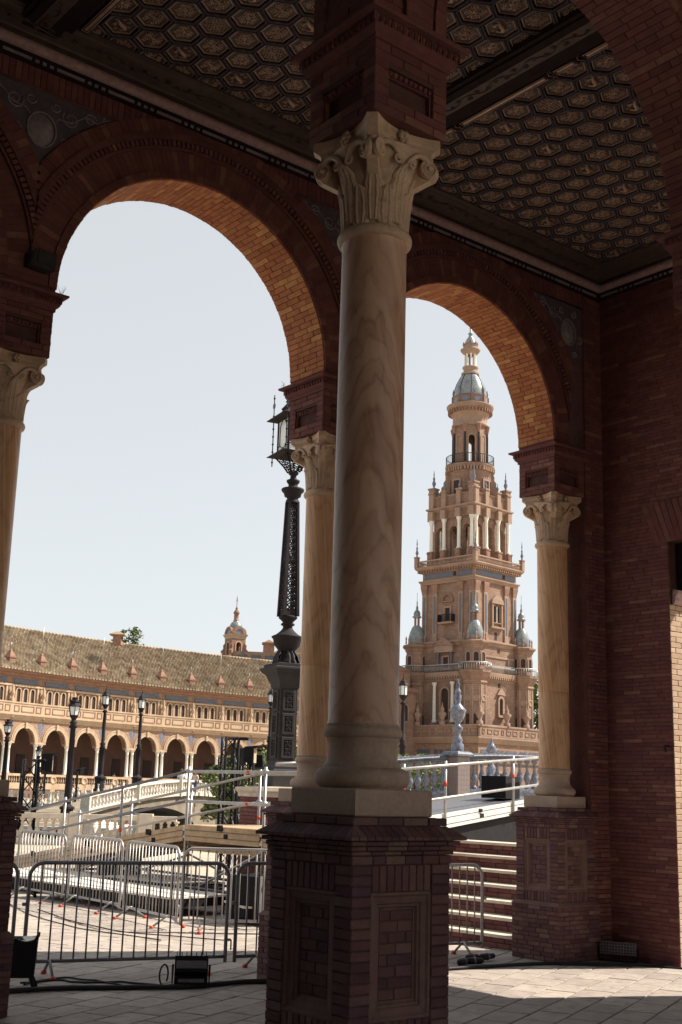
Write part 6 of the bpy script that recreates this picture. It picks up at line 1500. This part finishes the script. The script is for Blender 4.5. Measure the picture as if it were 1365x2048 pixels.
rm = MB()
for k in range(72): a = 2*PI*k/72; rm.tube([(3.82*math.cos(a), 3.82*math.sin(a), 52.9), (3.82*math.cos(a), 3.82*math.sin(a), 54.4)], .035, 4)
for zz in (53.0, 54.4): rm.tube([(3.82*math.cos(2*PI*k/48), 3.82*math.sin(2*PI*k/48), zz) for k in range(48)], .06, 5, closed=True)
part('drum_railing', rm, M_IRONG)
ud_ = MB(); rD = 2.82
for k in range(8):
    A = RZ(k*PI/4); apx = rD*math.cos(PI/8); hw = rD*math.sin(PI/8)
    if k % 2: arch_strip(ud_, -hw, hw, 0, .50, 57.3, 59.6, -apx, -apx+.6, A, 10); ud_.box(-hw, -.5, -apx, -apx+.6, 52.8, 57.31, A); ud_.box(.5, hw, -apx, -apx+.6, 52.8, 57.31, A)
    else: ud_.box(-hw, hw, -apx, -apx+.6, 52.8, 59.6, A)
part('upper_drum', ud_, M_TOW)
for k in range(8):
    A = RZ(k*PI/4); apx = rD*math.cos(PI/8); hw = rD*math.sin(PI/8)
    a_ = MB(); arch_ring(a_, 0, .5, .66, 57.3, -apx-.08, -apx, None, 10); a_.box(-.66, -.5, -apx-.08, -apx, 53, 57.3); a_.box(.5, .66, -apx-.08, -apx, 53, 57.3); part('arch_surround', a_, M_TOWT, None, A)
    if k % 2 == 0: part('niche_head', MB().lathe([(.5, 0), (.46, -.1), (0, -.16)], 12, T(0, -apx-.01, 57.2) @ Matrix.Rotation(PI/2, 4, 'X')), M_TERR, None, A)
    part('drum_pilaster', MB().box(-.15, .15, -rD-.14, -rD+.1, 52.9, 58.4).box(-.09, .09, -rD-.18, -rD-.1, 53.6, 57.8), M_IRONG, None, RZ(k*PI/4+PI/8)); part('drum_capital', MB().lathe([(.16, 58.2), (.30, 58.8), (.42, 59.3), (.42, 59.5)], 8, T(0, -rD-.05, 0)), M_TERR, None, RZ(k*PI/4+PI/8))
part('drum_entablature', MB().lathe([(rD-.1, 59.4), (rD+.15, 59.5), (rD+.15, 59.8), (rD, 60.0), (rD-.02, 61.2), (rD+.15, 61.4), (rD+.35, 61.9), (rD+.85, 62.5), (rD+1.0, 62.8), (rD+1.0, 63.0), (rD+.2, 63.2)], 40), M_TOWT)
m_ = MB()
for k in range(40): m_.box(-.1, .1, -rD-.78, -rD-.1, 61.7, 62.3, RZ(2*PI*k/40))
part('drum_modillions', m_, M_TERR)
part('tile_ring', MB().lathe([(2.88, 63.0), (2.88, 64.5), (2.95, 64.6), (2.7, 64.75)], 8, None, False), M_TOW)
for k in range(8):
    part('ring_tile', MB().box(-.7, .7, -2.71, -2.6, 63.5, 64.2), M_BLUEW, None, RZ(k*PI/4+PI/8)); part('ring_pinnacle', MB().lathe([(.16, 64.5), (.1, 64.9), (.18, 65.2), (.03, 66.0)], 8, T(0, -2.75, 0)), M_BLUEW, None, RZ(k*PI/4)); part('ring_pier', MB().box(-.2, .2, -3.0, -2.6, 63.1, 64.7), M_TERR, None, RZ(k*PI/4))
part('dome', MB().lathe([(2.68, 64.7), (2.66, 65.2), (2.5, 66.0), (2.2, 66.9), (1.75, 67.8), (1.3, 68.5), (1.15, 68.7)], 32), M_DOME)
for k in range(8):
    rbm = MB().tube([(0, -2.70, 64.8), (0, -2.68, 65.2), (0, -2.52, 66.0), (0, -2.22, 66.9), (0, -1.77, 67.8), (0, -1.3, 68.55)], .07, 5); part('dome_rib', rbm, M_IRONG, None, RZ(k*PI/4))
part('lantern_base', MB().lathe([(1.45, 68.5), (1.5, 68.8), (1.15, 69.0), (1.1, 69.5), (1.3, 69.7), (1.3, 69.9), (.9, 70.0)], 20), M_TOWT)
for k in range(8): part('lantern_column', MB().lathe([(.2, 69.95), (.15, 70.2), (.13, 71.8), (.22, 72.1)], 8, T(.86*math.cos(k*PI/4), .86*math.sin(k*PI/4), 0)), M_WHITE)
part('lantern_core', MB().tube([(0, 0, 69.9), (0, 0, 72.2)], .28, 8), M_TOW)
part('lantern_cornice', MB().lathe([(1.0, 72.0), (1.15, 72.2), (1.6, 72.7), (1.65, 72.9), (1.2, 73.0), (1.15, 73.5), (1.25, 73.6), (1.0, 73.7)], 20), M_TOWT)
for k in range(8): part('lantern_crest', MB().lathe([(.12, 73.5), (.18, 73.9), (.03, 74.3)], 6, T(1.12*math.cos(k*PI/4), 1.12*math.sin(k*PI/4), 0)), M_TERR)
part('lantern_dome', MB().lathe([(.98, 73.6), (.95, 74.1), (.7, 74.7), (.36, 75.2), (.25, 75.5), (.42, 75.7), (.42, 75.8), (.15, 76.0), (.14, 79.0), (.05, 81)], 16), M_DOME)
TW.scale = (KS, KS, KS*.998)
# fringe building left of the tower
lw = thing('tower_annexe', 'terracotta annexe with scrolled gable at the left foot of the tower', 'building', T(*W(8.2, 192)) @ RZ(YAW-PI/4))
obj('wall', MB().box(-4, 3, -3, 6, 0, 17.0), M_TOW, lw); obj('cornice', MB().box(-4.3, 3.3, -3.3, 6.3, 17.0, 17.6), M_TERR, lw)
obj('attic', MB().box(-2, 2, -2.6, 3, 17.6, 20.2).loft([[(-2.2, -2.8, 20.2), (2.2, -2.8, 20.2), (2.2, 3, 20.2), (-2.2, 3, 20.2)], [(-.3, -.3, 21.8), (.3, -.3, 21.8), (.3, .3, 21.8), (-.3, .3, 21.8)]]), M_TERR, lw)
for x in (-2, .6): arch_window(lw, T(x, -3, 0), .5, 12.5, 14.5, 'window', .2, M_TOWT, .12)

# ------------------------------------------------------------------ trees
def tree(name, label, p, h, rc, hc, n, lf, seed, cat='tree', gr=None):
    R = random.Random(seed); t = thing(name, label, cat, T(*p), gr)
    tr = MB(); tr.tube([(0, 0, 0), (.02*h, 0, h*.3), (0, .01*h, h*.62)], [h*.03, h*.024, h*.014], 8)
    limbs = []
    for k in range(9):
        a = R.uniform(0, 2*PI); z0 = h*R.uniform(.28, .6); L = rc*R.uniform(.6, .95); e = (L*math.cos(a), L*math.sin(a), z0+R.uniform(.1, .45)*hc)
        tr.tube([(0, 0, z0), (e[0]*.5, e[1]*.5, (z0+e[2])/2+.04*h), e], [h*.012, h*.008, h*.003], 5); limbs.append(e)
    obj('trunk', tr, M_BARK, t)
    lv = MB(); cl_ = [(R.gauss(0, .45)*rc, R.gauss(0, .45)*rc, h-hc/2+R.uniform(-.5, .5)*hc*.9, R.uniform(.22, .42)*rc) for _ in range(22)]+[(e[0], e[1], e[2], .3*rc) for e in limbs]
    for i in range(n):
        c = R.choice(cl_); v = Vector((R.gauss(0, 1), R.gauss(0, 1), R.gauss(0, .8))); v = v.normalized()*c[3]*R.random()**.4
        q = Vector(c[:3])+v; a = Vector((R.gauss(0, 1), R.gauss(0, 1), R.gauss(0, .6))).normalized(); b = a.cross(Vector((R.gauss(0, 1), R.gauss(0, 1), R.gauss(0, 1)))).normalized(); s = lf*R.uniform(.6, 1.3)
        lv.add([q-a*s, q+b*s*.45, q+a*s, q-b*s*.45], [(0, 1, 2, 3)])
    obj('crown', lv, M_LEAF, t); return t
tree('tree', 'treetop showing above the wing ridge beside the chimney', W(-28.3, 166, 8), 14.6, 1.9, 5.0, 1500, .22, 1)
tree('tree', 'bright green tree to the right of the tower foot', W(36.5, 236, 0), 24, 5.0, 18, 6000, .4, 2)
tree('tree', 'green tree seen through the arch of the right tower turret', W(31.0, 230, 0), 27, 3.5, 20, 5200, .42, 5)
tree('orange_tree', 'round leafy orange tree beside the brick lamp pier', W(-2.42, 30, 0), 2.4, .72, 1.7, 7000, .055, 3)
tree('shrub', 'leafy shrub behind the tiled balusters left of the yellow pedestal', W(2.9, 46, -.4), 3.4, 1.3, 2.4, 2600, .09, 4, 'shrub')
tree('shrub', 'low shrub at the left foot of the tower', W(6.2, 120, 0), 5.2, 1.6, 3.2, 2200, .16, 6, 'shrub')
tree('tree', 'tree beyond the white bridge behind the lighting trusses', W(-5.4, 112, 0), 5.2, 2.2, 3.4, 2600, .16, 8)

# ------------------------------------------------------------------ people
def person(label, p, h, shirt, trouser, yaw, pose=0):
    M = T(*p) @ RZ(yaw) @ Matrix.Scale(h/1.75, 4); t = thing('person', label, 'person', M)
    J = {'pel': (0, 0, .95), 'che': (0, .01, 1.25), 'nek': (0, 0, 1.47), 'hed': (0, -.02, 1.56), 'top': (0, -.01, 1.70)}
    ar = .32 if pose == 0 else .05
    V = [(0, 0, .95), (0, 0, 1.12), (0, .01, 1.33), (0, 0, 1.46), (0, -.015, 1.56), (0, -.01, 1.66), (.17, 0, 1.40), (.24, .02, 1.14), (.22, -.12, .93), (-.17, 0, 1.40), (-.25, .02, 1.14), (-.16, -.22, 1.22 if pose else .95), (.10, 0, .90), (.11, -.08, .50), (.11, .02, .08), (.12, -.12, .03), (-.10, 0, .90), (-.11, .08, .50), (-.11, .16, .10), (-.12, .04, .03)]
    Rr = [.14, .135, .16, .06, .085, .08, .065, .05, .035, .065, .05, .035, .09, .065, .045, .04, .09, .065, .045, .04]
    E = [(0, 1), (1, 2), (2, 3), (3, 4), (4, 5), (2, 6), (6, 7), (7, 8), (2, 9), (9, 10), (10, 11), (0, 12), (12, 13), (13, 14), (14, 15), (0, 16), (16, 17), (17, 18), (18, 19)]
    def skin(name, V, E, Rr, mat):
        me = bpy.data.meshes.new(name); me.from_pydata(V, E, []); o = bpy.data.objects.new(name, me); COL.objects.link(o)
        md = o.modifiers.new('skin', 'SKIN'); sv = me.skin_vertices[0].data
        for i, rr in enumerate(Rr): sv[i].radius = (rr, rr)
        sv[0].use_root = True
        s2 = o.modifiers.new('sub', 'SUBSURF'); s2.levels = 1; s2.render_levels = 1
        dg = bpy.context.evaluated_depsgraph_get(); m2 = bpy.data.meshes.new_from_object(o.evaluated_get(dg)); m2.name = name
        m2.materials.clear(); m2.materials.append(mat)
        for pl in m2.polygons: pl.use_smooth = True
        bpy.data.objects.remove(o); return link(name, m2, t)
    sk = skin('body', V, E, Rr, M_SKIN)
    skin('shirt', [V[i] for i in (0, 1, 2, 6, 7, 9, 10)], [(0, 1), (1, 2), (2, 3), (3, 4), (2, 5), (5, 6)], [.155, .15, .175, .078, .062, .078, .062], shirt)
    skin('trousers', [V[i] for i in (0, 12, 13, 14, 16, 17, 18)], [(0, 1), (1, 2), (2, 3), (0, 4), (4, 5), (5, 6)], [.15, .10, .078, .06, .10, .078, .06], trouser)
    obj('hair', MB().lathe([(.10, 1.60), (.105, 1.66), (.085, 1.72), (.04, 1.755), (0, 1.76)], 12, T(0, .005, 0)), M_BARK, t)
    obj('nose', MB().lathe([(0, -.02), (.014, 0), (0, .02)], 6, T(0, -.10, 1.60)), M_SKIN, t)
    return t
M_SKIN = mkmat('skin', [(.45,.26,.18)], .6, 0, None, 8, .1)
def cloth(n, c): return mkmat('cloth_'+n, [c], .9, 0, None, 12, .2)
c_w, c_b, c_r, c_p, c_j = cloth('white', (.75,.72,.68)), cloth('black', (.03,.03,.035)), cloth('red', (.35,.08,.06)), cloth('pale', (.55,.45,.38)), cloth('jeans', (.10,.13,.20))
person('person in a white top raising an arm on the bridge', W(-9.55, 79.0, 1.15), 1.7, c_w, c_b, YAW+1.6, 1)
person('person in a pale top standing on the bridge', W(-8.75, 79.6, 1.15), 1.65, c_p, c_j, YAW+1.2)
person('person in a reddish top on the bridge nearest the truss', W(-8.05, 80.2, 1.15), 1.6, c_r, c_w, YAW+2.0)
person('person in a black shirt walking by the far arcade', W(-32.0, 138, 0), 1.75, c_b, c_j, YAW+.8)
person('person in a pink top walking left of the black shirt by the arcade', W(-32.9, 137, 0), 1.7, c_p, c_r, YAW+2.3)
person('person in white seen leaning at the arcade balustrade', W(-26.4, 151.2, 1.5), 1.7, c_w, c_j, YAW+.8)
for i_, (r_, d_, a_, s1, s2, lb_) in enumerate(((-35.4, 136, .5, c_w, c_j, 'person in a white top among the strollers at the far left arcade'), (-36.2, 137.5, 2.1, c_r, c_b, 'person in a red top at the far left edge by the arcade'), (-29.5, 141, 1.2, c_j, c_b, 'person in a blue top walking before the far arcade benches'), (-21.5, 104, 2.5, c_p, c_j, 'person in a beige top on the far canal bank'), (-18.2, 104.5, .4, c_b, c_p, 'person in dark shirt and pale trousers on the far canal bank'))): person(lb_, W(r_, d_, 0), 1.72, s1, s2, YAW+a_)
bo = W(-7.45, 46, -1.0)
person('person in a white shirt in a rowing boat under the bridge', W(-7.45, 46, -.92), 1.55, c_w, c_j, YAW+2.4)
bt2 = thing('rowing_boat', 'small rowing boat on the canal under the white bridge', 'boat', T(*bo) @ RZ(YAW+.5))
obj('hull', MB().loft([[(x, s*w_*q, z) for s, q, z in ((-1, 1, .35), (-1, .6, 0), (1, .6, 0), (1, 1, .35))] for x, w_ in ((-1.7, .05), (-1.2, .45), (0, .62), (1.2, .5), (1.7, .3))]), M_WOOD, bt2)
obj('thwart', MB().box(-.2, .1, -.55, .55, .26, .3), M_BARK, bt2)
# lamp clamped on the left impost and weeds growing on the cornice
fl2 = thing('wall_floodlight', 'small grey floodlight fixed above the left impost', 'floodlight', T(.06, 4.50, 6.10) @ RZ(.15))
obj('housing', MB().loft([[(-.10, -.10, -.08), (.10, -.10, -.08), (.10, .06, -.06), (-.10, .06, -.06)], [(-.10, -.12, .07), (.10, -.12, .07), (.10, .06, .06), (-.10, .06, .06)]]), M_IRONG, fl2); obj('lens', MB().box(-.085, .085, -.128, -.112, -.06, .055), M_IRONG, fl2); obj('bracket', MB().box(-.02, .02, .05, .09, -.05, .05), M_IRON, fl2)
for i, (x, y, lb) in enumerate(((.345, 4.62, 'wispy dry weeds growing on the left impost cornice'), (S-.33, 5.16, 'tiny weeds on the middle impost cornice'))):
    wd_ = thing('weeds', lb, 'weeds', T(x, y, 5.875)); R = random.Random(i)
    for k in range(9 if i == 0 else 4): a = R.uniform(-.5, .5); L = R.uniform(.06, .15)*(1 if i == 0 else .5); obj('blade', MB().tube([(R.uniform(-.05, .04), 0, 0), (a*L*.5, 0, L*.6), (a*L*1.1, .01, L)], [.0016, .0013, .0006], 4), M_BARK, wd_)
